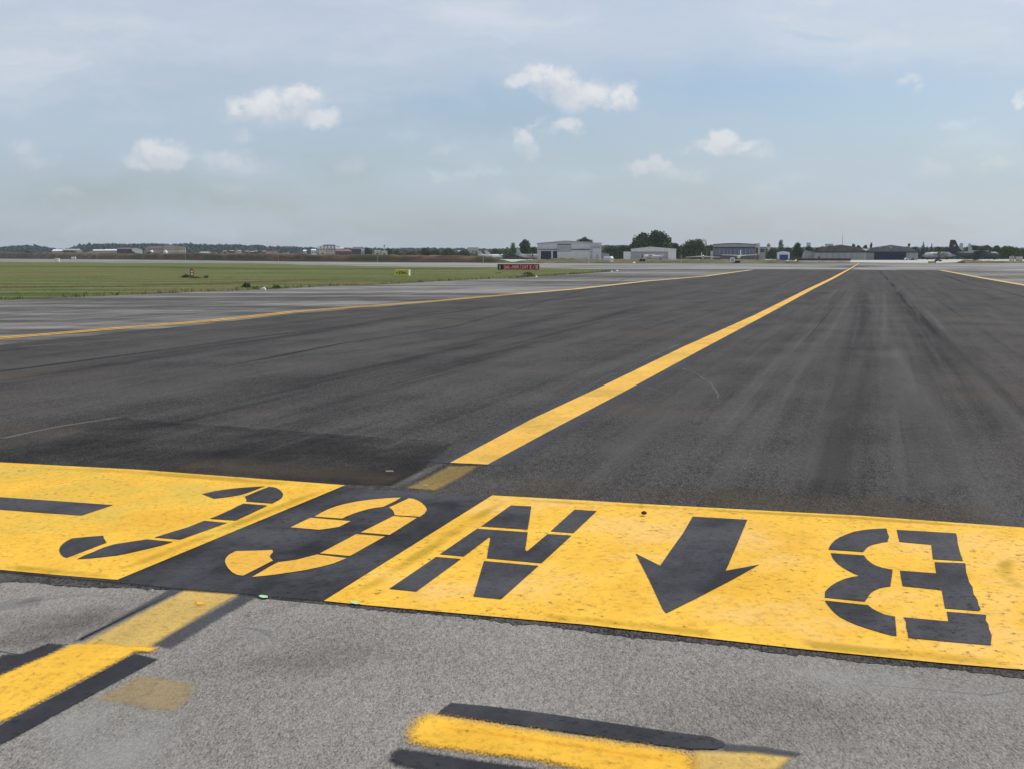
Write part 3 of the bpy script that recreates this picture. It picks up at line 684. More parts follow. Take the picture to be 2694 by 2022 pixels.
# mandatory sign
p = G(1364, 712.6); s = empty('airfield_sign', p, R(-6), 'long red sign reading 26L-08R and CAT II/III with a black letter end', 'sign')
wd = M(111, p.y)/math.cos(R(-6)); x0 = -wd/2; x1 = wd/2; hb = .10; ht = hb+M(15.2, p.y)
MB().box(x0, x1, 0, .30, hb, ht).build('housing', signframe, s)
xs = x0+wd*(.125+.0); xm = x0+wd*.545
MB().box(x0+.03, xs, -.012, 0, hb+.03, ht-.03).build('black_panel', black, s)
MB().box(xs, xm-.03, -.012, 0, hb+.03, ht-.03).build('red_panel', redp, s)
MB().box(xm+.03, x1-.05, -.012, 0, hb+.03, ht-.03).build('red_panel', redp, s)
zc = (hb+ht)/2; hh = .40
yel2 = plain('sign_yellow_letter', (.60, .56, .30), .5); whl = plain('sign_white_letter', (.74, .56, .54), .5)
put_text('lettering', 'G', .4, x0+.20, x0+.42, zc, -.016, yel2, s, .01, hh)
put_text('lettering', '26L-08R', .4, xs+.17, xm-.14, zc, -.016, whl, s, .004, hh)
put_text('lettering', 'CAT', .4, xm+.18, xm+.98, zc, -.016, whl, s, .004, hh)
fx = xm+1.14
mb = MB()
def roman(mb, x, k, h, wbar=.05):
    tw = .12+.09*k
    for i in range(k): mb.box(x+.06+i*.10, x+.06+i*.10+wbar, -.018, -.0125, zc-h/2, zc+h/2)
    mb.box(x, x+tw, -.0185, -.0165, zc+h/2-.05, zc+h/2); mb.box(x, x+tw, -.0185, -.0165, zc-h/2, zc-h/2+.05)
    return x+tw
xe = roman(mb, fx, 2, hh); mb.prism([(xe+.08, zc-hh/2), (xe+.14, zc-hh/2), (xe+.34, zc+hh/2), (xe+.28, zc+hh/2)], -.0185, -.0125); roman(mb, xe+.42, 3, hh)
mb.build('lettering', whl, s)
for t in (.1, .37, .63, .9): MB().box(x0+wd*t-.04, x0+wd*t+.04, .10, .18, 0, hb).build('leg', steel, s)
# distance sign
p = G(1057, 727.2); s = empty('airfield_sign', p, R(-17), 'small yellow sign with left arrow and the number 2764', 'sign')
wd = M(40, p.y); x0 = -wd/2; x1 = wd/2; hb = .05; ht = hb+M(16, p.y)
MB().box(x0, x1, 0, .38, hb, ht).build('housing', white, s)
MB().box(x0+.02, x1-.02, -.012, 0, hb+.015, ht-.015).build('sign_face', yelp, s)
zc = (hb+ht)/2-.01
put_text('lettering', '2764', .3, x0+.36, x0+1.07, zc, -.016, black, s, .012, .26)
put_text('lettering', 'm', .3, x0+1.10, x0+1.24, zc-.08, -.016, black, s, .008, .09)
MB().prism([(x0+.10, zc), (x0+.20, zc+.09), (x0+.20, zc+.025), (x0+.33, zc+.025), (x0+.33, zc-.025), (x0+.20, zc-.025), (x0+.20, zc-.09)], -.0175, -.0125).build('arrow', black, s)
for t in (.2, .8): MB().box(x0+wd*t-.03, x0+wd*t+.03, .14, .20, 0, hb).build('leg', steel, s)

# red marker with two white faces
p = G(505, 731); s = empty('marker_board', p, 0, 'small red and white upright marker among weeds in the grass', 'marker')
r = M(5, p.y); hgt = M(24, p.y)
def oval(rx, z0, z1, k=10):
    o = []
    for i in range(k+1):
        t = math.pi*i/k; o.append((rx*math.cos(t), z1-rx+rx*math.sin(t)))
    for i in range(k+1):
        t = math.pi+math.pi*i/k; o.append((rx*math.cos(t), z0+rx+rx*math.sin(t)))
    return o
MB().prism(oval(r, .06, hgt), -.04, .05).build('board', redframe, s)
MB().box(-r*.45, r*.62, -.05, -.041, hgt*.60, hgt*.76).build('white_face', white, s)
MB().box(-r*.45, r*.62, -.05, -.041, hgt*.28, hgt*.50).build('white_face', white, s)
MB().tube((0, 0, -.1), (0, 0, .1), .03).build('post', steel, s)
# edge lights along the grass edge
def edge_light(px, py, sz, label, top=True):
    p = G(px, py); s = empty('edge_light', p, 0, label, 'light', 'low white lights along the pavement edge')
    mb = MB(); r = sz
    mb.lathe([(r*1.1, 0), (r*1.05, r*.25), (r*.6, r*.9), (r*.45, r)], 14); mb.build('base', white, s, True)
    MB().lathe([(r*.3, r*.99), (r*.34, r*1.25), (r*.2, r*1.45), (.001, r*1.5)], 10).build('lamp', black if top else lens, s, True)
p = G(692.5, 763.8); s = empty('edge_light', p, 0, 'white two humped marker block with a dark lamp at the grass edge left of centre', 'light', 'low white lights along the pavement edge')
q = M(7, p.y); hh = M(8, p.y)
MB().prism([(-q, 0), (-q*.95, hh*.35), (-q*.55, hh*.85), (-q*.25, hh), (0, hh*.72), (q*.3, hh), (q*.65, hh*.75), (q, hh*.25), (q, 0), (q*.35, 0), (0, hh*.28), (-q*.3, 0)], -.10, .10).build('base', white, s)
MB().lathe([(.035, hh*.8), (.045, hh*1.2), (.02, hh*1.45), (.001, hh*1.5)], 10, (-.05, 0)).build('lamp', black, s, True)
edge_light(1411, 729.5, .10, 'round white light on the grass edge just below the right end of the red sign', False)
edge_light(1610, 715.2, .12, 'pinkish white light left of the pair at the grass tip')
edge_light(1623.5, 714.2, .14, 'brighter white light right of the pair at the grass tip', False)
edge_light(1668, 693.4, .36, 'round white light in front of the white roofed shed across the runway', False)
p = G(1438, 705); s = empty('marker_post', p, 0, 'thin dark post with a white lamp just right of the red sign', 'post')
MB().tube((0, 0, 0), (-.06, 0, .40), .02).build('post', steel, s); MB().lathe([(.05, .38), (.09, .44), (.09, .58), (.03, .64)], 10, (-.07, 0)).build('lamp', white, s, True)

# ---- low earth bank and verges beyond the runway
def ridge(name, rows, mat, seg=5, jit=.12, seed=1):
    """rows: (px, base py, crest py, thickness) -> an uneven mound"""
    rnd = random.Random(seed); pts = []
    for i in range(len(rows)-1):
        a, b = rows[i], rows[i+1]
        for j in range(seg): t = j/seg; pts.append(tuple(a[k]+(b[k]-a[k])*t for k in range(4)))
    pts.append(rows[-1]); vs = []; K = 7
    for (px, by, cy, th) in pts:
        g = G(px, by); h = max(.05, P(px, cy, g.y+th*.45).z); dr = Vector((g.x, g.y, 0)).normalized()
        for k in range(K):
            t = k/(K-1); zz = h*math.sin(min(1, t*2.2)*math.pi/2)**1.2 if t < .5 else h*(1-((t-.5)*2)**2)
            if 0 < k < K-1: zz += h*jit*(rnd.random()-.5)*1.6
            q = g+dr*(th*t); vs.append((q.x, q.y, max(zz, -.2) if 0 < k < K-1 else -.3))
    fs = [(j*K+k, (j+1)*K+k, (j+1)*K+k+1, j*K+k+1) for j in range(len(pts)-1) for k in range(K-1)]
    mb = MB(); mb.add(vs, fs); return mb.build(name, mat, None, True)
m, n, bs = newmat('earth_bank_surface'); c = n.coord('Object'); sp = n.new('ShaderNodeSeparateXYZ'); n.l.new(c, sp.inputs[0])
a = n.noise(n.mapping(c, scale=(.08, .08, .5)), 1, 6, .65); b = n.noise(c, .03, 5, .6)
x = n.mix(n.ramp(a, .38, .62), (.085, .060, .045), (.175, .120, .082)); x = n.mix(n.ramp(b, .48, .60), x, (.085, .082, .040))
zz = n.math('ADD', sp.outputs[2], n.math('MULTIPLY', n.math('SUBTRACT', a, .5), 3.0))
x = n.mix(n.ramp(zz, 1.1, .3), x, (.105, .100, .060))
n.put(bs.inputs['Base Color'], x); bs.inputs['Roughness'].default_value = .95; setspec(bs, .1); M_eb = m
tag(ridge('earth_bank', [(-900, 678.9, 663, 60), (-400, 679.6, 662.5, 60), (0, 681, 664, 50), (90, 681.8, 664.5, 45), (230, 682.6, 665, 40), (340, 683.3, 667, 30), (480, 684.6, 667.5, 22), (680, 687.2, 668.5, 16), (860, 688.8, 669.5, 12), (1020, 690, 670.5, 9), (1120, 690.6, 671, 8), (1250, 691.2, 673.5, 8), (1290, 691.6, 676, 8), (1312, 691.8, 681, 8), (1350, 692, 690, 5)], M_eb, 6, .14, 3), kind='structure')
tag(ridge('verge', [(1330, 692.4, 690.5, 5), (1400, 692.6, 684, 9), (1470, 692.8, 680.5, 12), (1560, 693, 682.5, 12), (1650, 693, 682.5, 12), (1750, 693, 682.5, 12), (1900, 693, 682.5, 12), (1990, 693, 683, 12), (2050, 693.3, 684, 10), (2085, 693.5, 688, 6), (2110, 693.5, 692, 4)], M_verge, 8, .22, 5), kind='structure')
tag(ridge('verge', [(2515, 693, 691.5, 3), (2535, 693, 685, 8), (2600, 693, 686.5, 9), (2700, 692.6, 688, 9), (2800, 692.2, 687, 10), (3000, 692, 686, 10)], M_verge, 6, .2, 6), kind='structure')

gf = bpy.data.objects['grass_field']
M_soil = stain('bare_brown_soil', (.12, .075, .04), 1.0, (.5, .5)); M_dkg = stain('dark_green_growth', (.035, .075, .015), .8, (.3, .3))
st('brown_strip', [(-300, 768), (0, 757), (340, 752), (560, 747), (700, 741), (900, 735)], 5.0, M_soil, .0052, gf)
st('brown_strip', [(100, 786), (340, 777.5), (680, 765), (1020, 749), (1360, 732), (1560, 718)], 1.7, M_soil, .0056, gf)
st('lush_strip', [(-200, 700), (340, 702), (700, 708), (1020, 708), (1300, 709)], 26, M_dkg, .0052, gf)
# ---- trees
def quads(rnd, centre, s, out_v, out_f, flat=False):
    a = Vector((rnd.gauss(0, 1), rnd.gauss(0, 1), rnd.gauss(0, .8))); a.normalize()
    b = a.cross(Vector((rnd.gauss(0, 1), rnd.gauss(0, 1), rnd.gauss(0, 1)))); b.normalize()
    s1 = s*rnd.uniform(.6, 1.3); s2 = s*rnd.uniform(.4, .9); k = len(out_v)
    for i, j in ((-1, -.6), (.1, -1), (1, -.2), (.5, .9), (-.7, .8)):
        q = centre+a*(s1*i)+b*(s2*j); out_v.append((q.x, q.y, max(.03, q.z)))
    out_f.append(tuple(range(k, k+5)))
def crown_mesh(lobes, nleaf, s, seed):
    rnd = random.Random(seed); v = []; f = []
    wts = [l[3]*l[4]+.1 for l in lobes]
    for _ in range(nleaf):
        l = rnd.choices(lobes, wts)[0]
        d = Vector((rnd.gauss(0, 1), rnd.gauss(0, 1), rnd.gauss(0, 1))).normalized()*(rnd.random()**.38)
        bump_ = 1+.22*math.sin(d.x*7+seed)*math.sin(d.z*6+l[0])
        quads(rnd, Vector((l[0]+d.x*l[3]*bump_, l[1]+d.y*l[3]*bump_, l[2]+d.z*l[4]*bump_)), s, v, f)
    mb = MB(); mb.v = v; mb.f = f; return mb
def tree(px, base, top, wpx, d, label, kind='broad', mat=None, seed=0, name='tree', group='trees behind the airfield', hidebase=0.0):
    rnd = random.Random(seed*7+3); g = P(px, HZ, d); g.z = 0
    H = P(px, top, d).z; Wd = M(wpx, d); s = empty(name, g, 0, label, name.replace('_', ' '), group)
    mat = mat or (M_leafd if kind == 'spruce' else M_leaf)
    tr = MB(); rr = max(.12, H*.018)
    if kind == 'spruce':
        tr.tube((0, 0, 0), (0, 0, H*.95), rr, rr*.15); lobes = []
        k = 9
        for i in range(k):
            t = i/(k-1); z = H*(.10+.87*t); r = Wd*.5*(1-t)**.85+.15
            lobes.append((rnd.uniform(-.1, .1)*r, 0, z, r, H*.05))
        n_ = 1100; ls = max(.22, H*.022)
    elif kind == 'poplar':
        tr.tube((0, 0, 0), (0, 0, H*.8), rr, rr*.2)
        lobes = [(rnd.uniform(-.1, .1)*Wd, 0, H*(.25+.7*i/6), Wd*(.5-.3*abs(i/6-.35)), H*.1) for i in range(7)]; n_ = 900; ls = max(.3, H*.025)
    elif kind == 'bush':
        lobes = [(rnd.uniform(-.5, .5)*Wd*.8, rnd.uniform(-.3, .3)*Wd*.4, H*rnd.uniform(.3, .6), Wd*.16, H*.38) for i in range(9)]
        tr.tube((0, 0, 0), (0, 0, H*.5), .05, .02); n_ = 700; ls = max(.10, H*.09)
    else:
        tr.tube((0, 0, 0), (0, 0, H*.55), rr*1.2, rr*.6); lobes = []; big = int(8+Wd/H*8)
        for i in range(big):
            x = -.5+(i+.5)/big+rnd.uniform(-.04, .04); zt = (1-(abs(x)*1.7)**2.6)
            z = H*max(.28, rnd.uniform(.50, .88)*zt); r = min(Wd*rnd.uniform(.16, .25), H*.25)
            lobes.append((x*(Wd-r*1.6), rnd.uniform(-.3, .3)*Wd*.7, z, r, r*rnd.uniform(.7, 1.0)))
        lobes.append((rnd.uniform(-.15, .1)*Wd, 0, H*.86, Wd*.15, H*.12)); lobes.append((rnd.uniform(-.1, .25)*Wd, 0, H*.78, Wd*.19, H*.14))
        lobes.append((0, 0, H*.40, Wd*.42, H*.34)); lobes.append((-Wd*.14, 0, H*.72, Wd*.20, H*.18))
        for l in lobes[:5]: tr.tube((0, 0, H*.3), (l[0], l[1], l[2]), rr*.5, rr*.15, 5)
        n_ = int(2400+1200*Wd/H*1.4); ls = max(.28, H*.034)
    tr.build('trunk', M_bark, s)
    crown_mesh(lobes, n_, ls, seed).build('crown', mat, s)
    return s
TR = [ # px, base, top, width, distance, kind, label
 (1381, 684, 631, 40, 780, 'broad', 'tall ragged dark tree just left of the large grey hangar'),
 (1350, 684, 640, 20, 800, 'poplar', 'narrow tree standing left of the ragged tree by the large grey hangar'),
 (1400, 684, 650, 36, 790, 'broad', 'low dark tree touching the left wall of the large grey hangar'),
 (1322, 684, 659, 50, 1120, 'broad', 'low round tree behind the nose of the white jet'),
 (1536, 684, 624.5, 58, 820, 'broad', 'tree crown showing above the roof of the large grey hangar'),
 (1612, 684, 648, 64, 800, 'broad', 'wide low tree between the large grey hangar and the white roofed shed'),
 (1640, 684, 645, 40, 790, 'broad', 'rounded tree left of the two tall trees over the white roofed shed'),
 (1690, 684, 611, 76, 760, 'broad', 'left one of the two tall trees over the white roofed shed'),
 (1733, 684, 606, 78, 765, 'broad', 'tallest tree, right one of the two over the white roofed shed'),
 (1775, 684, 640, 40, 780, 'broad', 'low tree at the right foot of the tallest tree'),
 (1826, 684, 630.5, 84, 740, 'broad', 'large rounded tree in front of the tower crane'),
 (1868, 684, 645, 40, 760, 'broad', 'small tree between the crane mast and the dark hangar'),
 (2054, 684, 633, 18, 800, 'poplar', 'slim pointed tree right of the red domed tower'),
 (2035, 684, 655, 40, 790, 'broad', 'low tree at the right wall of the dark hangar'),
 (2073, 684, 651, 30, 810, 'broad', 'low tree behind the small shed with the blue door'),
 (2099, 684, 639, 34, 690, 'broad', 'dense dark square tree right of the shed with the blue door'),
 (2128, 684, 647, 26, 800, 'broad', 'tree below the distant pale tower block'),
 (2160, 684, 650, 44, 830, 'broad', 'low trees left of the brown roofed hangar'),
 (2186, 684, 645, 34, 850, 'broad', 'tree showing over the left slope of the brown roofed hangar'),
 (2244, 684, 640.5, 12, 850, 'broad', 'round tree top left of the row behind the brown roofed hangar'),
 (2258, 684, 645, 20, 850, 'broad', 'second tree top of the row behind the brown roofed hangar'),
 (2276, 684, 644, 18, 850, 'broad', 'third tree top of the row behind the gap of the two hangars'),
 (2290.5, 684, 641, 9, 845, 'poplar', 'narrow dark tree top right of the gap between the two hangars'),
 (2405, 684, 648, 30, 840, 'broad', 'low tree right of the hangar with the dark door'),
 (2428, 684, 636.5, 20, 760, 'spruce', 'tallest spruce above the nose of the grey aircraft'),
 (2450, 684, 641.5, 18, 770, 'spruce', 'second spruce right of the tallest one'),
 (2438, 684, 648, 16, 790, 'spruce', 'small spruce squeezed between the two larger spruces'),
 (2470, 684, 648.5, 34, 800, 'broad', 'green tree left of the tall dark tail fin'),
 (2490, 684, 651, 40, 820, 'broad', 'low tree behind the tall dark tail fin'),
 (2523, 684, 650, 14, 810, 'broad', 'small dark tree just right of the tall dark tail fin'),
 (2556, 684, 643, 50, 830, 'broad', 'wide tree behind the pale tail fins'),
 (2590, 684, 644, 56, 840, 'broad', 'wide grey green tree right of the pale tail fins'),
 (2622, 684, 645, 34, 790, 'broad', 'tree above the nose of the dark green aircraft'),
 (2656, 686, 645.5, 62, 640, 'broad', 'bright green tree right of the dark green aircraft'),
 (2694, 684, 655, 40, 800, 'broad', 'darker tree at the right edge of the photo'),
 (968, 684, 650.5, 24, 1150, 'broad', 'dark round tree right of the brown houses'),
 (1025, 684, 654, 22, 1100, 'broad', 'small tree right of the low flat building'),
 (1045, 684, 659, 26, 1080, 'broad', 'low tree left of the small white car on the bank'),
 (1118, 684, 651, 34, 1000, 'broad', 'tree with twin tops behind the bank left of the jets'),
 (1145, 684, 657, 40, 1000, 'broad', 'low wide tree behind the bank left of the jets'),
 (1180, 684, 654, 44, 1050, 'broad', 'wide tree right of the twin topped tree behind the bank'),
 (1220, 684, 658, 40, 1080, 'broad', 'low tree beneath the flat roofed building'),
 (1303, 684, 655, 30, 1130, 'broad', 'dark tree right of the jet tails'),
 (350, 684, 662, 30, 1050, 'broad', 'dark round bush tree left of the cream apartment building'),
 (75, 684, 659.5, 40, 1250, 'broad', 'dark low tree on the bank at far left'),
 (180, 684, 659, 60, 1250, 'broad', 'wide dark low tree on the bank near the pale sheds'),
]
for i, (px, b_, top, wp, d, kind, lab) in enumerate(TR):
    mt = None
    if 'bright green' in lab: mt = M_leafl
    tree(px, b_, top, wp, d, lab, kind, mt, seed=11+i, name='spruce' if kind == 'spruce' else 'tree')
# bushes growing along the bank and the verge
BU = [(1090, 665, 40, 420), (1130, 664.5, 46, 410), (1175, 664, 40, 400), (1215, 666, 44, 395), (1252, 673, 40, 390), (1280, 674, 30, 385), (1300, 679, 24, 380), (1322, 685, 22, 375), (410, 661, 50, 780), (368, 664, 40, 790), (1506, 678.5, 20, 345), (1560, 682, 16, 345)]
for i, (px, top, wp, d) in enumerate(BU):
    tree(px, 690, top, wp, d, 'low green bush of the thicket on the earth bank in front of the jets' if i < 8 else ['left of the pair of bushes on the bank by the cream apartments', 'right of the pair of bushes on the bank by the cream apartments', 'bush on the verge in front of the large grey hangar', 'small bush on the verge near the white cabin'][i-8] if i != 8 and i != 9 else ('right bush on the bank below the cream apartments' if i == 8 else 'left bush on the bank below the cream apartments'),
         'bush', M_leafl if i % 3 else M_leaf, seed=100+i, name='bush', group='bushes on the bank in front of the jets' if i < 8 else 'bushes')
for i, (px, top, wp, d, lab) in enumerate([(1938, 685.5, 18, 322, 'green bush right of the white box in front of the dark hangar'), (2556, 681, 52, 325, 'brown bush in front of the grey and green aircraft'), (2592, 685, 34, 325, 'small bush right of the brown bush by the green aircraft'),
        (2530, 688, 22, 322, 'low scrub left of the brown bush by the aircraft'), (2082, 681, 20, 520, 'yellowish bush below the shed with the blue door'), (2055, 680.5, 30, 500, 'green bush left below the shed with the blue door')]):
    tree(px, 692, top, wp, d, lab, 'bush', M_dry if 'brown' in lab or 'scrub' in lab else M_weed, seed=150+i, name='bush', group='bushes')

# ---- distant wooded hills
prof = [(-500, 650), (-200, 649), (0, 650.7), (30, 648.5), (68, 645.5), (100, 647), (130, 652.5), (150, 655), (180, 655), (192, 650.5), (212, 643.5), (276, 642), (340, 642.5), (400, 641), (445, 643.5), (490, 641.5), (556, 644.5), (626, 643.2), (650, 647), (680, 644.5), (710, 649), (760, 649.5), (800, 652), (900, 653), (1020, 654.5), (1160, 653), (1240, 655), (1330, 655), (1420, 650), (1580, 646), (1660, 646.5), (1790, 650), (2000, 652), (2100, 652), (2300, 653), (2500, 651), (2694, 652.5), (2900, 652), (3300, 650)]
def pr(px):
    for a, b in zip(prof, prof[1:]):
        if a[0] <= px <= b[0]: return a[1]+(b[1]-a[1])*(px-a[0])/(b[0]-a[0])
    return 652
DH = 3000
vs = []; K = 9; cols = [(-500+i*25) for i in range(153)]
for px in cols:
    h = P(px, pr(px), DH).z-7
    for k in range(K):
        y = DH-700+k*(1400/(K-1)); vs.append((P(px, HZ, DH).x*y/DH, y, max(-1, h*math.sin(math.pi*k/(K-1))**.8 if 0 < k < K-1 else -1)))
mb = MB(); mb.add(vs, [(j*K+k, (j+1)*K+k, (j+1)*K+k+1, j*K+k+1) for j in range(len(cols)-1) for k in range(K-1)])
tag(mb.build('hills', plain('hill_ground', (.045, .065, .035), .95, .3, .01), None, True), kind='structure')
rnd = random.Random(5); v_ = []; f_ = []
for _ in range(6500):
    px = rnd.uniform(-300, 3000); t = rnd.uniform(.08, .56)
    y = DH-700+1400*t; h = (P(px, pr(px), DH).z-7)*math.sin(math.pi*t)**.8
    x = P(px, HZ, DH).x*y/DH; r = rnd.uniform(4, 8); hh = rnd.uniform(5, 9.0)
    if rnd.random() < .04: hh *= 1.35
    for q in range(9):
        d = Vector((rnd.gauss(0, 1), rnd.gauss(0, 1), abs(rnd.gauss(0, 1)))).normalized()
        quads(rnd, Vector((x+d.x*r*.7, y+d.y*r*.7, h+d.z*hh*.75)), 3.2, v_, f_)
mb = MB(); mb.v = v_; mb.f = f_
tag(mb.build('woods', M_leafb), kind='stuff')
# belt of scrub trees just behind the hangars that reads as one mass
v_ = []; f_ = []
for _ in range(1500):
    px = rnd.choice([rnd.uniform(1330, 1420), rnd.uniform(1580, 1680), rnd.uniform(1760, 1900), rnd.uniform(2000, 2160), rnd.uniform(2400, 2750), rnd.uniform(2400, 2750), rnd.uniform(1040, 1330)])
    d = rnd.uniform(860, 980) if px > 1330 else rnd.uniform(1150, 1300)
    g = P(px, HZ, d); hh = rnd.uniform(4.5, 7.2)*(1.0 if px > 1330 else 1.1); r = rnd.uniform(2, 4)
    for q in range(26):
        e = Vector((rnd.gauss(0, 1), rnd.gauss(0, 1), rnd.uniform(0, 1)))
        quads(rnd, Vector((g.x+e.x*r*.6, g.y+e.y*r*.6, e.z*hh)), .75, v_, f_)
mb = MB(); mb.v = v_; mb.f = f_; tag(mb.build('scrub_wood', M_leaf), kind='stuff')

# ---- buildings: local origin at the middle of the front wall's foot, front faces -y
def place(px0, px1, d, name, label, cat, group=None, rz=None):
    g = P((px0+px1)/2, HZ, d); g.z = 0; t = math.atan2(g.x, g.y)
    if rz is None: rz = -t*.93
    return empty(name, g, rz, label, cat, group), M(px1-px0, d)
def H(py, d): return P(1347, py, d).z
def corr(name, col, period, rough=.55, var=.08, axis='x', spec=.3):
    m, n, bs = newmat(name); c = n.coord('Object'); sp = n.new('ShaderNodeSeparateXYZ'); n.l.new(c, sp.inputs[0])
    q = sp.outputs[0 if axis == 'x' else 2]
    wv = n.math('SINE', n.math('MULTIPLY', q, 2*math.pi/period))
    nz = n.noise(n.mapping(c, scale=(.3, .3, .06)), 1.2, 5, .6)
    f = n.math('ADD', n.math('MULTIPLY', wv, .18), nz, clamp=True)
    n.put(bs.inputs['Base Color'], n.mix(f, tuple(x*(1-var*2) for x in col), tuple(min(1, x*(1+var*1.6)) for x in col)))
    bs.inputs['Roughness'].default_value = rough; setspec(bs, spec); return m
W_grey = corr('grey_cladding', (.45, .46, .475), 2.4, axis='z'); W_grey2 = corr('grey_blue_cladding', (.29, .30, .315), 2.4, axis='z')
W_lt = corr('pale_cladding', (.50, .50, .485), 1.6); W_white = corr('white_cladding', (.60, .60, .58), 1.6)
W_han = corr('weathered_hangar_doors', (.31, .315, .315), 3.2, var=.12); R_brown = plain('rusty_brown_roof', (.085, .078, .078), .8, .35, .4)
R_grey = plain('slate_grey_roof', (.125, .135, .145), .7, .15, .3); W_dkb = corr('blue_grey_glazing', (.075, .10, .14), 3.0, .3, .2, spec=.6)
W_brick = plain('faded_brick', (.17, .105, .09), .85, .2, .8); W_pink = plain('pinkish_render', (.46, .39, .35), .85, .15, .5)
W_cream = plain('cream_render', (.62, .55, .42), .85, .1, .3); R_mans = plain('mauve_brown_roof_tiles', (.115, .085, .095), .8, .2, .3)
R_dark = plain('dark_brown_roof_tiles', (.055, .038, .042), .8, .2, .3); W_red = plain('red_brick', (.22, .10, .075), .9, .2, .5)
blued = plain('blue_door_paint', (.02, .05, .18), .6); navy = plain('dark_navy_doors', (.012, .020, .045), .55, .3, .5)
silver = plain('bright_metal_roof', (.66, .68, .70), .4, .06, .5, .5)
# large grey hangar
d = 640; s, w_ = place(1413.5, 1558, d, 'hangar', 'largest grey hangar with a shallow gable roof and dark door opening', 'hangar')
e = H(640.5, d); e2 = H(638, d); pk_ = H(634.2, d); X = lambda px: M(px-(1413.5+1558)/2, d)
MB().prism([(-w_/2, 0), (w_/2, 0), (w_/2, e2-.3), (X(1487), pk_-.3), (-w_/2, e-.3)], 0, 38).build('wall', W_grey, s)
MB().prism([(-w_/2-.3, e-.3), (X(1487), pk_-.3), (w_/2+.2, e2-.3), (w_/2+.2, e2+.1), (X(1487), pk_+.15), (-w_/2-.3, e+.1)], -.4, 38.4).build('roof', steel, s)
MB().box(X(1423), X(1450), -.15, -.01, 0, H(661, d)).build('door', dark, s)
MB().box(X(1455), X(1466), -.15, -.01, 0, H(661, d)).build('door', dark, s)
MB().box(X(1416), X(1466), -.35, -.01, H(657.5, d), H(656, d)).build('door_track', black, s)
MB().box(X(1466.5), X(1502), -.45, -.01, H(662, d), H(643, d)).build('door_panel', W_grey2, s)
MB().box(X(1466.5), X(1501), -.55, -.46, H(644.3, d), H(642.6, d)).build('door_track', black, s)
MB().box(X(1466), X(1552), -.30, -.01, 0, H(662.4, d)).build('door_panel', W_lt, s)
MB().box(X(1503), X(1553), -.35, -.01, H(657.7, d), H(656.0, d)).build('door_track', black, s)
for px in (1427, 1431): pass
# side block of that hangar
s, w_ = place(1558.3, 1582, d-2, 'annex_building', 'grey flat roofed side block at the right end of the largest hangar', 'building')
MB().box(-w_/2, w_/2, 0, 30, 0, H(640.3, d)).build('wall', W_grey, s)
MB().box(-w_/2, w_/2+.2, -.3, 30.3, H(640.3, d), H(639.2, d)).build('roof', steel, s)
MB().box(-w_/2+.4, w_/2-.6, -.15, -.01, H(654, d), H(646, d)).build('window_band', W_grey2, s)
MB().box(-w_/2+2.2, w_/2-1.4, -.15, -.01, 0, H(670, d)).build('door', steel, s)
s, w_ = place(1583, 1603, d+4, 'shed', 'low grey lean-to shed between the largest hangar and the white cabin', 'shed')
MB().prism([(-w_/2, 0), (w_/2, 0), (w_/2, H(669, d)), (-w_/2, H(665.5, d))], 0, 10).build('wall', W_grey2, s)
MB().prism([(-w_/2-.2, H(665.5, d)), (w_/2+.3, H(669, d)), (w_/2+.3, H(668.6, d)), (-w_/2-.2, H(664.9, d))], -.3, 10.3).build('roof', steel, s)
# white roofed shed
d = 620; s, w_ = place(1660, 1778, d, 'shed', 'wide shed with a shallow white gable and grey sliding doors', 'shed')
X = lambda px: M(px-(1660+1778)/2, d)
MB().prism([(X(1660), 0), (X(1778), 0), (X(1778), H(656.5, d)), (X(1711), H(650.8, d)), (X(1660), H(656.5, d))], 0, 26).build('wall', W_white, s)
MB().prism([(X(1659), H(656.4, d)), (X(1711), H(650.7, d)), (X(1779), H(656.4, d)), (X(1779), H(655.4, d)), (X(1711), H(649.6, d)), (X(1659), H(655.4, d))], -.6, 26.4).build('roof', silver, s)
MB().box(X(1660), X(1757), -.2, -.02, 0, H(663.4, d)).build('door', W_grey2, s)
for px in (1660, 1693, 1726, 1755): MB().box(X(px), X(px)+.25, -.35, -.21, 0, H(663.4, d)).build('door_post', steel, s)
MB().box(X(1659), X(1758), -.5, -.02, H(663.3, d), H(662.5, d)).build('door_track', steel, s)
s, w_ = place(1640.5, 1659.5, d+1, 'annex_building', 'white windowless box block at the left end of the white roofed shed', 'building')
MB().box(-w_/2, w_/2, 0, 10, 0, H(662.8, d)).build('wall', W_white, s); MB().box(-w_/2-.1, w_/2+.1, -.2, 10.2, H(662.8, d), H(662, d)).build('roof', steel, s)
# dark hangar
d = 660; s, w_ = place(1876, 1986, d, 'hangar', 'dark blue grey hangar with long glazed front behind the tower crane', 'hangar')
X = lambda px: M(px-(1876+1986)/2, d); pts = [(X(1876), H(644.5, d))]
arc = [(X(1876+i*11), H(644.2-2.8*math.sin(math.pi*i/10), d)) for i in range(11)]
MB().prism([(X(1876), 0), (X(1986), 0)]+arc[::-1], 0, 45).build('wall', W_grey2, s)
MB().prism([(x, z) for x, z in arc]+[(x, z+.28) for x, z in arc[::-1]], -.5, 45.4).build('roof', black, s)
MB().box(X(1877), X(1985), -.5, -.02, H(652.5, d), H(650.6, d)).build('door_track', dark, s)
MB().box(X(1877), X(1985), -.2, -.02, H(671, d), H(653, d)).build('window_band', W_dkb, s)
for i in range(11): MB().box(X(1884+i*9.6), X(1884+i*9.6)+.22, -.32, -.21, H(671, d), H(658, d)).build('mullion', steel, s)
MB().box(X(1877), X(1985), -.28, -.02, 0, H(671.4, d)).build('door', plain('mauve_grey_doors', (.10, .09, .10), .7), s)
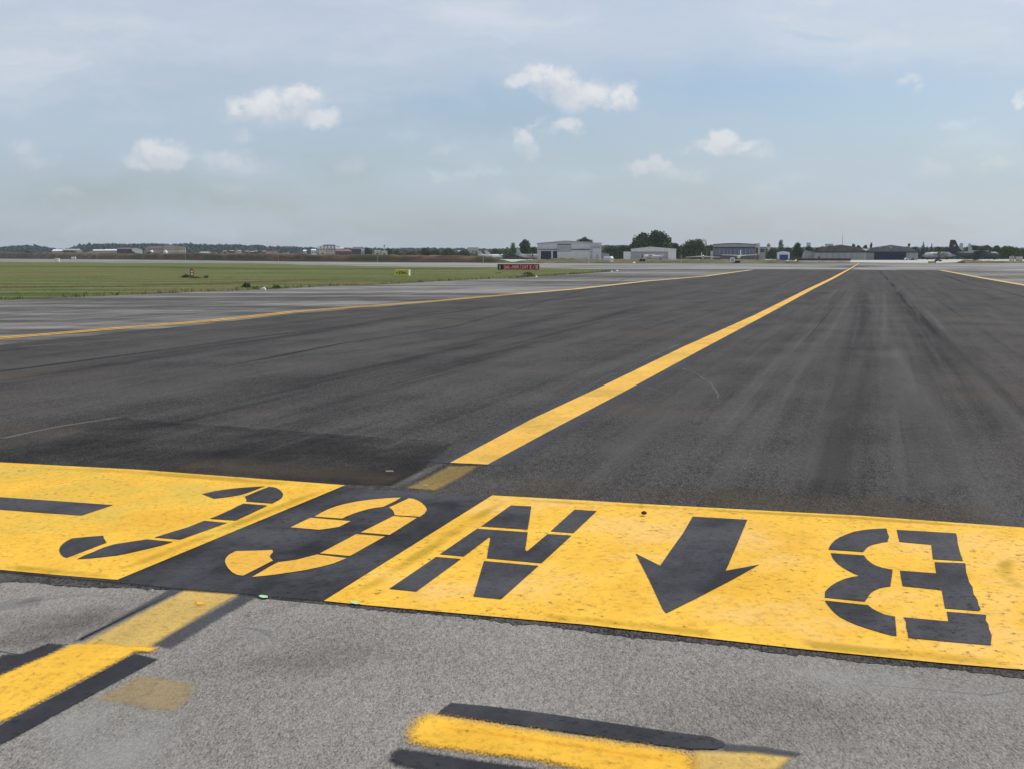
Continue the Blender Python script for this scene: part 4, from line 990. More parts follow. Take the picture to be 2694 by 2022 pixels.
s, w_ = place(1986.3, 1998, d-1, 'annex_building', 'narrow pinkish stair tower at the right end of the dark hangar', 'building')
MB().box(-w_/2, w_/2, 0, 20, 0, H(642, d)).build('wall', W_pink, s); MB().box(-w_/2-.1, w_/2+.1, -.15, 20.1, H(642, d), H(641, d)).build('roof', steel, s)
MB().box(-w_/2+.3, w_/2-.8, -.12, -.01, H(668, d), H(652, d)).build('window', glass, s)
MB().box(-w_/2+.1, w_/2-.1, -.30, -.13, 0, H(671, d)).build('door', W_brick, s)
s, w_ = place(1998.3, 2013, d+3, 'annex_building', 'dark lower side block right of the pinkish stair tower', 'building')
MB().box(-w_/2, w_/2, 0, 24, 0, H(651, d)).build('wall', W_grey2, s); MB().box(-w_/2, w_/2+.2, -.2, 24.2, H(651, d), H(650, d)).build('roof', black, s)
MB().box(-w_/2+.4, w_/2-.4, -.12, -.01, H(664, d), H(655, d)).build('window', glass, s)
s, w_ = place(1870, 1875.6, d+6, 'shed', 'tiny pale shed at the left corner of the dark hangar', 'shed')
MB().box(-w_/2, w_/2, 0, 5, 0, H(661, d)).build('wall', W_white, s); MB().box(-w_/2-.1, w_/2+.1, -.1, 5.1, H(661, d), H(660, d)).build('roof', steel, s)
# small shed, blue door
d = 660; s, w_ = place(2045, 2077, d, 'shed', 'small white arched roof shed with a blue door', 'shed'); X = lambda px: M(px-2061, d)
arc = [(-w_/2+w_*i/8, H(666-2.6*math.sin(math.pi*i/8), d)) for i in range(9)]
MB().prism([(-w_/2, 0), (w_/2, 0)]+arc[::-1], 0, 14).build('wall', W_white, s)
MB().prism(arc+[(x, z+.3) for x, z in arc[::-1]], -.4, 14.4).build('roof', silver, s)
MB().box(X(2051), X(2073), -.15, -.02, 0, H(670.4, d)).build('door', blued, s)
s, w_ = place(2112, 2143, d+4, 'annex_building', 'pale grey sloping building left of the brown roofed hangar', 'building')
MB().prism([(-w_/2, 0), (w_/2, 0), (w_/2, H(664, d)), (-w_/2+M(5, d), H(659.5, d)), (-w_/2, H(670, d))], 0, 12).build('wall', W_grey2, s)
MB().box(-w_/2+M(11, d), w_/2-.4, -.15, -.02, H(676, d), H(666.5, d)).build('window_band', W_grey2, s)
MB().prism([(-w_/2+M(5, d), H(659.6, d)), (w_/2, H(664.1, d)), (w_/2, H(663.5, d)), (-w_/2+M(5, d), H(659, d))], -.3, 12.3).build('roof', steel, s)
# two gabled hangars
def gable_hangar(pa, pb, pp, py_e, py_p, d, roofm, wallm, label):
    s, w_ = place(pa, pb, d, 'hangar', label, 'hangar'); X = lambda px: M(px-(pa+pb)/2, d)
    MB().box(X(pa), X(pb), 0, 40, 0, H(py_e+.6, d)).build('wall', wallm, s)
    e = H(py_e, d); pk = H(py_p, d)
    # gable face above the doors, slightly stepped outline, and the roof behind it
    pts = [(X(pa)-.2, e-.3), (X(pb)+.2, e-.3), (X(pb)+.2, e+.1), (X(pb)-(X(pb)-X(pp))*.28, e+(pk-e)*.62), (X(pp), pk), (X(pa)+(X(pp)-X(pa))*.28, e+(pk-e)*.62), (X(pa)-.2, e+.1)]
    MB().prism(pts, -.5, 0).build('gable', roofm, s)
    q = [pts[2], pts[3], pts[4], pts[5], pts[6]]
    MB().prism(q+[(x, z-.25) for x, z in q[::-1]], .02, 40.4).build('roof', roofm, s)
    MB().box(X(pa)-.1, X(pb)+.1, -.62, -.51, e-.35, e+.12).build('door_track', black, s)
    return s, X, e, pk
d = 655
s, X, e, pk = gable_hangar(2144, 2276.5, 2210, 663, 644.2, d, R_brown, W_han, 'brown roofed hangar with closed grey doors')
for i in range(1, 8): MB().box(X(2144+i*16.5), X(2144+i*16.5)+.2, -.25, -.01, 0, H(663.8, d)).build('door_post', W_grey2, s)
MB().box(X(2154), X(2158), -.2, -.02, 0, H(676, d)).build('door', dark, s)
s, X, e, pk = gable_hangar(2277.5, 2411, 2343, 663.3, 644.8, d+1, R_grey, W_han, 'grey roofed hangar with a wide open dark navy door')
MB().box(X(2301.5), X(2382), -.3, -.02, 0, H(664, d)).build('door', navy, s)
for i in range(1, 6): MB().box(X(2301.5+i*13.4), X(2301.5+i*13.4)+.15, -.42, -.31, 0, H(664, d)).build('door_rib', plain('navy_rib', (.02, .03, .06), .5), s)
MB().box(X(2276.9), X(2281), -.2, -.02, 0, H(676.5, d)).build('door', dark, s)
for px, r in ((2343, 1.0), (2315, .5)):
    MB().prism([(X(px)-r, H(649, d)), (X(px)-r*.9, H(651.5, d)), (X(px), H(655 if r > .8 else 653, d)), (X(px)+r*.9, H(651.5, d)), (X(px)+r, H(649, d))], -.6, -.51).build('emblem', plain('emblem_grey', (.26, .28, .30), .6), s)
s, w_ = place(2266, 2288, 800, 'shed', 'bright white roof showing in the gap between the two gabled hangars', 'shed')
MB().box(-w_/2, w_/2, 0, 20, 0, H(658, 800)).build('wall', W_white, s); MB().box(-w_/2-.2, w_/2+.2, -.3, 20.3, H(658, 800), H(654.8, 800)).build('roof', silver, s)

# ---- town beyond the bank
def house(px0, px1, py_e, py_p, d, wall, roof, label, hip=.25, rows=2, cols_=5, name='house', depth=14, py_b=None, tag_group='houses beyond the bank'):
    s, w_ = place(px0, px1, d, name, label, name.replace('_', ' '), tag_group)
    e = H(py_e, d); pk = H(py_p, d)
    MB().box(-w_/2, w_/2, 0, depth, 0, e).build('wall', wall, s)
    o = .5; hx = w_*hip
    vs = [(-w_/2-o, -o, e+.02), (w_/2+o, -o, e+.02), (w_/2+o, depth+o, e+.02), (-w_/2-o, depth+o, e+.02), (-w_/2+hx, depth*.35, pk), (w_/2-hx, depth*.35, pk), (w_/2-hx, depth*.65, pk), (-w_/2+hx, depth*.65, pk)]
    MB().add(vs, [(0, 1, 5, 4), (1, 2, 6, 5), (2, 3, 7, 6), (3, 0, 4, 7), (4, 5, 6, 7), (3, 2, 1, 0)]).build('roof', roof, s)
    if rows:
        fh = e/rows if rows > 1 else e
        for r_ in range(rows):
            for c_ in range(cols_):
                x = -w_/2+w_*(c_+.5)/cols_; z = fh*r_+fh*.35
                MB().box(x-w_/cols_*.16, x+w_/cols_*.16, -.12, -.01, z, z+fh*.38).build('window', glass, s)
    return s, w_, e
house(389, 430, 653, 648.5, 1150, W_pink, R_mans, 'left wing of the mauve roofed apartment building', .08, 3, 6, 'apartment_building')
house(430.3, 470, 652.5, 646.5, 1148, W_cream, R_mans, 'middle wing of the mauve roofed apartment building, cream walls', .1, 3, 7, 'apartment_building')
house(470.3, 488, 651.5, 649.5, 1144, W_cream, R_mans, 'brightest cream end block of the apartment building', .1, 3, 3, 'apartment_building')
house(384.5, 389-.4, 654.5, 651, 1152, offwhite, R_mans, 'narrow pale end block left of the apartment building', .1, 2, 1, 'apartment_building')
s, w_ = place(348, 373, 1140, 'hall', 'white hall with a curved roof left of the apartment building', 'hall')
arc = [(-w_/2, H(655.5, 1140)), (-w_/4, H(654, 1140)), (0, H(654.3, 1140)), (w_/4, H(656, 1140)), (w_/2, H(659.5, 1140))]
MB().prism([(-w_/2+2, 0), (w_/2, 0)]+arc[::-1], 0, 20).build('wall', white, s); MB().prism(arc+[(x, z+.5) for x, z in arc[::-1]], -.5, 20.5).build('roof', silver, s)
house(309, 347, 656, 652, 1180, plain('dull_red_wall', (.10, .07, .075), .85), R_mans, 'long dark red building left of the white curved hall', .05, 1, 5, 'building')
house(276, 308, 659.5, 656, 1200, W_pink, silver, 'long low shed with a pale pink roof left of the dark red building', .05, 1, 4, 'shed')
house(246, 275, 660, 656.5, 1220, W_pink, offwhite, 'low shed with a dull pink grey roof, left of the pale pink one', .05, 1, 4, 'shed')
house(139, 166, 660.5, 656.5, 1300, W_lt, silver, 'leftmost pale low shed beyond the bank', .1, 1, 3, 'shed')
house(167, 212, 659, 655, 1300, W_lt, steel, 'long pale grey roofed shed right of the leftmost shed', .08, 1, 6, 'shed')
for px, lab in ((399.5, 'left white dome tent before the apartment building'), (436.5, 'right white dome tent before the apartment building')):
    d = 1050; s, w_ = place(px-5, px+5, d, 'tent', lab, 'tent', 'white dome tents')
    MB().lathe([(w_/2, 0), (w_/2, H(664, d)), (w_*.42, H(661.5, d)), (w_*.25, H(659.4, d)), (.05, H(658.6, d))], 14).build('canopy', white, s, True)
house(526, 552, 665.5, 662.5, 1150, offwhite, steel, 'low grey roofed hall right of the apartment building', .2, 1, 4, 'hall')
for i, (a, b, t, lab) in enumerate([(588, 596, 660.5, 'first small unfinished block of the brick row, whitish'), (606, 615, 659.5, 'second unfinished red brick block, left of the leaning boom'), (626, 635, 659.5, 'white unfinished block just right of the leaning boom'),
        (647, 655, 660.8, 'fourth unfinished red brick block of the row'), (658, 668, 661.5, 'fifth unfinished red brick block of the row'), (669, 677, 660.5, 'sixth unfinished brick block, pale framed'), (690, 699, 660.8, 'last unfinished brick block, under the brown chimney')]):
    house(a, b, t+1, t-.3, 1160+i*4, offwhite if 'white' in lab else W_red, concrete, lab, .02, 1, 2, 'unfinished_block', 10)
d = 1120; s, w_ = place(617, 624, d, 'boom_lift', 'yellowish leaning boom above the unfinished brick row', 'boom')
MB().tube((-2.0, 0, 0), (1.6, 0, H(651.5, d)), .42, .25).build('boom', plain('dull_yellow', (.42, .33, .12), .6), s); MB().box(-3.4, -.6, -1, 1, 0, 2.2).build('carrier', plain('dull_yellow2', (.42, .33, .12), .6), s)
house(700, 732, 668, 662, 1100, W_pink, R_mans, 'low flat terrace right of the brick row', .05, 1, 6, 'building')
house(798, 806, 661, 657.5, 1120, offwhite, silver, 'small pale house left of the white twin house', .1, 1, 1)
house(819, 832, 659, 655.8, 1115, white, silver, 'small bright white house left of the big dark roofed villa', .1, 2, 2)
s, w_, e = house(835, 898, 653.2, 644, 1130, offwhite, R_dark, 'large villa with a broad dark hip roof', .30, 3, 9)
for i in range(6): MB().prism([(-w_*.42+w_*.14*i-1.2, e-.5), (-w_*.42+w_*.14*i+1.2, e-.5), (-w_*.42+w_*.14*i+1.2, e+1.6), (-w_*.42+w_*.14*i, e+2.6), (-w_*.42+w_*.14*i-1.2, e+1.6)], -.9, 1.2).build('dormer', white, s)
house(841, 857, 660.5, 660, 1060, W_cream, concrete, 'flat cream block in front of the large villa', .02, 1, 1)
house(858, 882, 661.5, 659.5, 1065, offwhite, R_mans, 'low pale terrace in front of the large villa', .05, 1, 6)
house(885, 904, 654, 652, 1125, white, silver, 'bright white block right of the large villa', .05, 2, 3)
house(882, 926, 662, 655, 1070, W_brick, W_brick, 'red brown roofed house in front of the white block', .2, 1, 5)
house(925, 952, 656, 650.5, 1110, plain('brown_wall', (.10, .075, .08), .85), R_mans, 'mauve brown gabled house left of the round tree', .15, 2, 4)
house(951, 958, 657, 655.5, 1060, offwhite, concrete, 'narrow pale chimney like block left of the round tree', .05, 1, 1)
house(985, 1001, 660.2, 659.3, 1050, offwhite, concrete, 'low flat roofed building with a long dark window', .02, 1, 1, 'building')
house(1003, 1019, 662, 661, 1050, offwhite, concrete, 'lower flat extension right of the building with the long window', .02, 1, 1, 'building')
house(1230, 1259, 654.5, 651, 1400, offwhite, plain('brown_flat_roof', (.16, .13, .12), .8), 'far flat roofed building above the jet tails', .02, 2, 6, 'building')
house(1205, 1215, 661, 659.5, 1200, white, white, 'small white block left of the jet tails', .02, 1, 1, 'building')
# far tower blocks on the skyline, through the haze
for a, b, t, lab in ((2121, 2132, 638.5, 'distant bluish tower block above the trees'), (2170, 2191, 641.5, 'distant wide bluish block left of the antenna')):
    s, w_ = place(a, b, 4200, 'tower_block', lab, 'building'); h_ = H(t, 4200)
    MB().box(-w_/2, w_/2, 0, 16, 0, h_).build('wall', W_lt, s)
    for i in range(4): MB().box(-w_/2+1, w_/2-1, -.3, -.02, h_-6-i*6, h_-3.4-i*6).build('window_band', glass, s)
# church-like tower with red dome
d = 1500; s, w_ = place(2016.5, 2026.5, d, 'tower', 'round tower with a faded red pointed dome', 'tower')
MB().lathe([(w_*.35, 0), (w_*.35, H(649, d))], 12).build('shaft', offwhite, s)
MB().lathe([(w_*.5, H(649, d)), (w_*.52, H(647, d)), (w_*.40, H(643.5, d)), (w_*.2, H(641.3, d)), (.2, H(640.3, d)), (.1, H(638, d))], 12).build('dome', plain('faded_red_tile', (.36, .13, .11), .8), s, True)
# water tower, mast, tower crane
d = 1600; s, w_ = place(1009.5, 1013.5, d, 'water_tower', 'tiny water tower on the skyline left of centre', 'tower')
MB().tube((0, 0, 0), (0, 0, H(649, d)), .5).build('shaft', concrete, s); MB().lathe([(.5, H(649, d)), (w_/2, H(647.6, d)), (w_/2, H(645.8, d)), (.4, H(645, d))], 10).build('tank', R_grey, s)
d = 900; g = P(2215.5, HZ, d); g.z = 0; s = empty('antenna_mast', g, 0, 'tall thin antenna mast above the brown roofed hangar', 'antenna')
top = H(604, d); MB().tube((0, 0, 0), (0, 0, top*.8), .22, .16, 6).build('mast', steel, s); MB().tube((0, 0, top*.8), (0, 0, top), .10, .05, 6).build('tip', steel, s)
for a in (0, 2.1, 4.2): MB().tube((0, 0, top*.7), (9*math.cos(a), 9*math.sin(a), 0), .02, .02, 4).build('guy_wire', steel, s)
d = 820; g = P(1849.7, HZ, d); g.z = 0; s = empty('tower_crane', g, 0, 'grey tower crane with its jib pointing left above the trees', 'crane'); jt = H(633, d)
def lattice(mb, a, b, wd, nseg, r):
    a = Vector(a); b = Vector(b); ax = (b-a).normalized(); up = Vector((0, 0, 1)) if abs(ax.z) < .5 else Vector((1, 0, 0)); sd = ax.cross(up).normalized(); up = sd.cross(ax)
    cs = [sd*wd/2+up*wd/2, -sd*wd/2+up*wd/2, -sd*wd/2-up*wd/2, sd*wd/2-up*wd/2]
    for c_ in cs: mb.tube(a+c_, b+c_, r, k=4)
    for i in range(nseg):
        p_ = a.lerp(b, i/nseg); q_ = a.lerp(b, (i+1)/nseg)
        for k in range(4): mb.tube(p_+cs[k], q_+cs[(k+1) % 4], r*.7, k=4)
mb = MB(); lattice(mb, (0, 0, 0), (0, 0, jt), 1.3, 14, .09); mb.build('mast', steel, s)
mb = MB(); lattice(mb, (M(-30, d), 0, jt+.3), (M(8, d), 0, jt-.2), .9, 16, .09); mb.build('jib', steel, s)
MB().box(M(5.2, d), M(8.3, d), -.8, .8, jt-3.2, jt-.6).build('counterweight', concrete, s)
MB().box(-.9, .9, -.9, .9, jt-2.2, jt-.6).build('cab', white, s)
mb = MB(); mb.tube((0, 0, jt), (0, 0, jt+1.4), .2, .1, 4).tube((0, 0, jt+1.4), (M(-22, d), 0, jt+.8), .04, k=4).tube((0, 0, jt+1.4), (M(6, d), 0, jt+.3), .04, k=4); mb.build('tie', steel, s)

# ---- aircraft; local x runs to the nose
def airplane(name, loc, rz, sc_, label, cat, body, wingm, nose, secs, wing, fin, stab, eng=(), tt=False, glassx=None, gear=True, fus_name='fuselage'):
    s = empty(name, loc, rz, label, cat, 'parked aircraft')
    k = sc_
    MB().loft([(x*k, z*k, ry*k, rz_*k) for x, z, ry, rz_ in secs], 16).build(fus_name, body, s, True)
    # wing: (x_root, chord_root, chord_tip, span, z, dihedral, sweep, thick)
    def plan(xr, cr, ct, span, z, dih, sweep, th, mat, nm):
        vs = []; hs = span/2
        for yy_, ch, xo, zo in ((-hs, ct, -sweep, dih), (0, cr, 0, 0), (hs, ct, -sweep, dih)):
            for dx, tz in ((ch*.5, 0), (ch*.25, th*.5), (-ch*.2, th*.35), (-ch*.5, 0), (-ch*.2, -th*.3), (ch*.25, -th*.4)):
                f = 1 if yy_ == 0 else .45
                vs.append(((xr+xo+dx)*k, yy_*k, (z+zo+tz*f)*k))
        fs = []
        for j in range(2):
            for i in range(6): fs.append((j*6+i, j*6+(i+1) % 6, (j+1)*6+(i+1) % 6, (j+1)*6+i))
        fs += [tuple(range(5, -1, -1)), tuple(range(12, 18))]
        return MB().add(vs, fs).build(nm, mat, s)
    plan(*wing, wingm, 'wing'); plan(*stab, wingm, 'stabilizer')
    pts, fm = fin
    MB().prism([(x*k, z*k) for x, z in pts], -.16*k, .16*k).build('fin', fm, s)
    for (x0, x1, y, z, r, prop) in eng:
        e_ = MB().loft([(x*k, z*k, r*f*k, r*f*k) for x, f in ((x0, .35), (x0+(x1-x0)*.3, .9), (x1-(x1-x0)*.15, 1), (x1, .6))], 10)
        e_.v = [(a, b+y*k, c) for a, b, c in e_.v]; eo = e_.build('engine', body, s, True)
        if prop:
            mb = MB(); a0 = rnd.uniform(0, 1.5)
            mb.tube((x1*k, y*k, z*k), ((x1+.7)*k, y*k, z*k), .28*k, .05*k)
            for q in range(4):
                a = a0+q*math.pi/2; c0 = Vector(((x1+.3)*k, y*k, z*k)); dv = Vector((0, math.cos(a), math.sin(a))); sd = Vector((.5, -math.sin(a)*.8, math.cos(a)*.8)).normalized()
                w0 = .16*k; vs = [c0+dv*.2*k-sd*w0, c0+dv*.2*k+sd*w0, c0+dv*prop*k+sd*w0, c0+dv*prop*k-sd*w0]; nn = dv.cross(sd)*.03*k
                mb.add([v_-nn for v_ in vs]+[v_+nn for v_ in vs], [(3,2,1,0),(4,5,6,7),(0,1,5,4),(1,2,6,5),(2,3,7,6),(3,0,4,7)])
            mb.build('propeller', black, s)
    if glassx:
        x0, x1, z, ry, rzz = glassx
        MB().loft([(x0*k, z*k, ry*k, rzz*k), (x1*k, (z-.12)*k, ry*.72*k, rzz*.8*k)], 16).build('cockpit_window', glass, s, True)
    if gear:
        for gx, gy in gear:
            mb = MB(); mb.tube((gx*k, (gy-.18)*k, .45*k), (gx*k, (gy+.18)*k, .45*k), .45*k, k=12); mb.tube((gx*k, gy*k, .45*k), (gx*k, gy*k, 1.5*k), .1*k, k=6); mb.build('wheel', rubber, s)
    return s
m_dkgreen = plain('dark_green_camouflage', (.030, .046, .038), .5, .25, .25, .4); m_dkfin = plain('dark_brown_green_camouflage', (.040, .034, .040), .6, .3, .4)
m_greycam, n_, bs_ = newmat('grey_camouflage'); c_ = n_.coord('Object')
n_.put(bs_.inputs['Base Color'], n_.mix(n_.ramp(n_.noise(c_, .42, 2, .4), .46, .54), (.16, .17, .165), (.33, .33, .37))); bs_.inputs['Roughness'].default_value = .5
m_pale = plain('pale_grey_aircraft_paint', (.38, .40, .40), .5, .08, .5, .4); m_palegreen = plain('pale_green_fin_paint', (.30, .35, .33), .6, .1, .5)
herc = [(-15, 4.5, .1, .2), (-13.5, 4.2, .6, .6), (-10.5, 3.6, 1.5, 1.3), (-7, 3.0, 2.0, 1.9), (-2, 2.75, 2.15, 2.15), (8, 2.75, 2.15, 2.15), (11, 2.7, 2.05, 2.0), (12.3, 2.4, 1.7, 1.55), (13.5, 2.1, 1.15, 1.0), (14.5, 1.95, .5, .45), (14.8, 1.95, .1, .1)]
d = 690; g = P(2567, HZ, d); g.z = 0
s = airplane('cargo_aircraft', g, R(-9), 1.0, 'dark green four engine cargo plane with a tall dark tail fin, nose right', 'airplane', m_dkgreen, m_dkgreen, None, herc,
    (1.2, 4.9, 2.5, 40, 4.95, .5, 0, .7), ([(-15.2, 4.6), (-6.2, 4.5), (-9.3, 6.6), (-11.6, 11.3), (-12.4, 11.7), (-14.6, 11.7), (-15.2, 8)], m_dkfin), (-13.2, 3.3, 1.8, 15.5, 5.2, 0, .4, .35),
    eng=((-.2, 5.4, -10, 4.5, .72, 2.05), (-.2, 5.4, -5, 4.4, .72, 2.05), (-.2, 5.4, 5, 4.4, .72, 2.05), (-.2, 5.4, 10, 4.5, .72, 2.05)), glassx=(11.3, 12.5, 3.55, 1.5, .62), gear=((-.5, -1.9), (1.2, -1.9), (-.5, 1.9), (1.2, 1.9), (10.5, 0)))
MB().loft([(-3.5, 1.3, .3, .4), (-2.5, 1.25, .8, .8), (3, 1.25, .8, .8), (4.2, 1.3, .3, .4)], 10).build('wheel_fairing', m_dkgreen, s, True).location = (0, -2.0, 0)
MB().lathe([(.01, 0), (.55, 0), (.55, .04), (.01, .04)], 16).build('roundel', plain('roundel_pale', (.40, .38, .40), .6), s).location = (0, 0, 0)
ro = [o for o in s.children if o.name.startswith('roundel')][0]; ro.rotation_euler = (R(90), 0, 0); ro.location = (-12.1, -.17, 8.3)
anto = [(-12.2, 3.4, .15, .2), (-9, 3.0, .7, .7), (-5, 2.6, 1.25, 1.2), (0, 2.4, 1.45, 1.45), (7, 2.4, 1.45, 1.45), (9.2, 2.3, 1.25, 1.2), (10.6, 2.05, .8, .75), (11.5, 1.9, .35, .35), (11.7, 1.9, .1, .1)]
def antonov(px, d, rz, sc_, label, mat, finm, hgt=8.6):
    g = P(px, HZ, d); g.z = 0
    return airplane('transport_aircraft', g, rz, sc_, label, 'airplane', mat, mat, None, anto, (1.5, 3.4, 1.5, 29, 3.75, .0, 0, .45),
        ([(-12.3, 3.6), (-6.5, 3.7), (-9.0, 5.0), (-10.6, hgt), (-12.0, hgt), (-12.3, 5)], finm), (-11.2, 2.2, 1.2, 10, 3.9, .3, .3, .25),
        eng=((-1.6, 4.4, -4.2, 3.4, .6, 1.95), (-1.6, 4.4, 4.2, 3.4, .6, 1.95)), glassx=(9.0, 10.1, 2.75, .98, .45), gear=((0, -4.2), (0, 4.2), (8.4, 0)))
antonov(2478, 745, R(180+14), 1.22, 'grey camouflaged propeller aircraft, nose left, behind the yellow marker', m_greycam, m_palegreen)
antonov(2592, 800, R(9), 1.05, 'pale aircraft half hidden behind the dark green plane, tall blunt fin', m_pale, m_palegreen, 10.2)
antonov(1396, 700, R(-38), .86, 'grey twin engine aircraft with a thin pale fin left of the largest hangar', m_pale, m_palegreen, 8.8)
jet = [(-14, 3.6, .2, .2), (-11.5, 3.2, .9, .85), (-7, 2.75, 1.55, 1.5), (0, 2.6, 1.7, 1.7), (9, 2.6, 1.7, 1.7), (11.5, 2.45, 1.4, 1.35), (13, 2.2, .8, .75), (13.9, 2.1, .15, .15)]
for px, d, lab in ((1316, 1000, 'white jet with a T-shaped tail and its nose showing right of the bushes'), (1295, 1050, 'second white T-tailed jet mostly hidden behind the bushes, left of the other')):
    g = P(px, HZ, d); g.z = 0
    airplane('jet', g, R(-8), .93, lab, 'airplane', white, offwhite, None, jet, (-.5, 4.5, 1.8, 27, 1.9, .5, 3.5, .4),
      ([(-13.6, 3.6), (-8.6, 4.0), (-11.6, 7.5), (-14.6, 7.5)], offwhite), (-13.2, 2.4, 1.3, 9, 7.5, 0, 1.0, .25),
      eng=((-11.5, -6.5, -2.2, 3.5, .8, 0), (-11.5, -6.5, 2.2, 3.5, .8, 0)), glassx=(11.4, 12.4, 2.95, 1.15, .4), gear=((-1.5, -2), (-1.5, 2), (10, 0)))
small = [(-6, 2.2, .1, .2), (-4, 2.0, .4, .5), (0, 1.9, .65, .8), (3, 1.8, .75, .9), (4.6, 1.7, .7, .75), (5.2, 1.7, .35, .35)]
def light(px, d, rz, k, label, mat, span, wz, dih, finh, wc=2.2):
    g = P(px, HZ, d); g.z = 0
    return airplane('light_aircraft', g, rz, k, label, 'airplane', mat, offwhite, None, small, (1.2, wc, wc*.7, span, wz, dih, 0, .35),
      ([(-6, 2.2), (-3.8, 2.3), (-5.0, finh), (-6.1, finh)], mat), (-5.3, 1.3, .9, 5.5, 2.3, 0, 0, .18), glassx=(1.2, 2.6, 2.5, .55, .35), gear=((2, -1.3), (2, 1.3), (-4.5, 0)), eng=((4.6, 5.3, 0, 1.7, .5, 1.5),))
light(1848, 640, R(-94), 1.0, 'front view of a pinkish white light aircraft under the tower crane', plain('pinkish_white_paint', (.58, .50, .48), .6), 18.5, 1.9, -.35, 4.2)
light(1945, 640, R(86), 1.0, 'rear view of a white light aircraft before the dark hangar', white, 19, 2.5, .35, 5.4)
light(1716, 590, R(-160), 1.0, 'small pale aircraft parked before the white roofed shed', m_pale, 11, 2.7, .2, 3.0)
# cabins and vehicles
d = 430; g = P(1601, 689.2, 318.8); s = empty('cabin', g, R(-20), 'bright white cabin with a pitched roof across the runway', 'cabin'); q = M(19, g.y)/2; hh = M(14.5, g.y)
MB().box(-q, q, -1.1, 1.1, .12, hh*.62).build('wall', offwhite, s); MB().prism([(-q-.1, hh*.6), (q+.1, hh*.6), (q-.15, hh), (-q+.15, hh)], -1.25, 1.25).build('roof', white, s)
MB().box(q+.01, q+.05, -.5, .3, hh*.25, hh*.58).build('window', glass, s); MB().box(-.4, .3, -1.16, -1.11, .2, hh*.5).build('door', W_lt, s); MB().box(-q, q, -1, 1, 0, .12).build('base', concrete, s)
g = P(1926.5, 690.2, 318.8); s = empty('equipment_box', g, R(-15), 'small white box standing beside the bush in front of the dark hangar', 'box'); q = M(5, g.y); hh = M(12.5, g.y)
MB().box(-q, q, -.5, .5, .08, hh-.08).build('body', white, s); MB().box(-q-.05, q+.05, -.56, .56, hh-.08, hh).build('lid', offwhite, s); MB().box(-q*.5, q*.9, -.54, -.51, .2, hh*.7).build('door', steel, s); MB().box(-q, q, -.5, .5, 0, .08).build('base', concrete, s)
g = G(151, 689); s = empty('equipment_box', g, R(8), 'solitary white cube cabinet at the far grass edge on the left', 'box'); q = M(5, g.y); hh = M(9, g.y)
MB().box(-q, q, -.6, .6, .06, hh-.06).build('body', white, s); MB().box(-q-.04, q+.04, -.65, .65, hh-.06, hh).build('lid', white, s); MB().box(-q+.1, -.02, -.63, -.61, .15, hh-.2).build('door', offwhite, s); MB().box(-q, q, -.6, .6, 0, .06).build('base', concrete, s)
def vehicle(px, py, wpx, hpx, rz, label, mat, name='parked_car', cat='car', boxy=False):
    g = G(px, py) if py < 686.9 or py > 687.1 else P(px, 688.2, 319); s = empty(name, g, rz, label, cat); L = M(wpx, g.y)/2; Hh = M(hpx, g.y)
    if boxy: pr_ = [(-L, .3), (L, .3), (L, Hh*.55), (L*.8, Hh), (-L, Hh)]
    else: pr_ = [(-L, .3), (L, .3), (L, Hh*.55), (L*.5, Hh*.62), (L*.3, Hh), (-L*.6, Hh), (-L*.85, Hh*.62), (-L, Hh*.58)]
    MB().prism(pr_, -.85, .85).build('body', mat, s)
    wz = [(L*.75, Hh*.92), (L*.42, Hh*.92), (L*.42, Hh*.6), (L*.93, Hh*.6)] if boxy else [(L*.25, Hh*.93), (-L*.55, Hh*.93), (-L*.75, Hh*.66), (L*.38, Hh*.66)]
    MB().prism(wz, -.88, .88).build('window', glass, s)
    for x in (-L*.62, L*.62):
        for y in (-.75, .75): MB().tube((x, y-.12, .32), (x, y+.12, .32), .32, k=12).build('wheel', rubber, s)
    return s
vehicle(2386, 685, 12, 6.5, R(10), 'small white car parked at the right corner of the navy door', white)
vehicle(2400, 685, 9, 5, R(170), 'dark car parked right of the small white car', plain('dark_car_paint', (.03, .03, .035), .4))
s = vehicle(2468, 688.3, 17, 5.5, 0, 'low dark tow vehicle beside the yellow marker on the concrete', black, 'tow_vehicle', 'vehicle')
vehicle(194, 682.6, 11, 6.5, R(5), 'small white van on the bank foot at far left', white, 'parked_van', 'van', True)
vehicle(1053, 667.8 if False else 684, 5, 4, 0, 'tiny white car left of centre behind the bank', white)
vehicle(1690, 687, 13, 5, 0, 'dark vehicle on the grass in front of the white roofed shed', black, 'parked_car', 'car', True)
# yellow and black marker boards on the far side
def markerboard(pa, pb, py0, py1, label):
    g = G((pa+pb)/2, py1); s = empty('marker_board', g, 0, label, 'marker'); w_ = M(pb-pa, g.y); hh = M(py1-py0, g.y)
    MB().box(-w_/2, w_/2*.72, -.15, .15, .08, hh).build('yellow_panel', plain('dull_yellow_board', (.42, .36, .08), .6, .2, 2), s)
    MB().box(w_/2*.73, w_/2, -.16, .16, .08, hh).build('black_panel', black, s)
    for t in (-.35, .35): MB().box(w_*t-.05, w_*t+.05, -.05, .05, 0, .1).build('leg', steel, s)
markerboard(2442, 2461.5, 688, 693, 'yellow marker board with a black end on the concrete edge at right')
markerboard(2083, 2100.5, 687, 691.4, 'dull yellow marker board next to the white barrier')
g = G(2070, 691.8); s = empty('barrier', g, R(4), 'long white concrete barrier left of the dull yellow marker board', 'barrier'); q = M(11.5, g.y); hh = M(5, g.y)
MB().prism([(-q, 0), (q, 0), (q, hh), (-q, hh)], -.25, .25).build('block', offwhite, s); MB().box(-q, q, -.4, .4, 0, .12).build('foot', concrete, s)
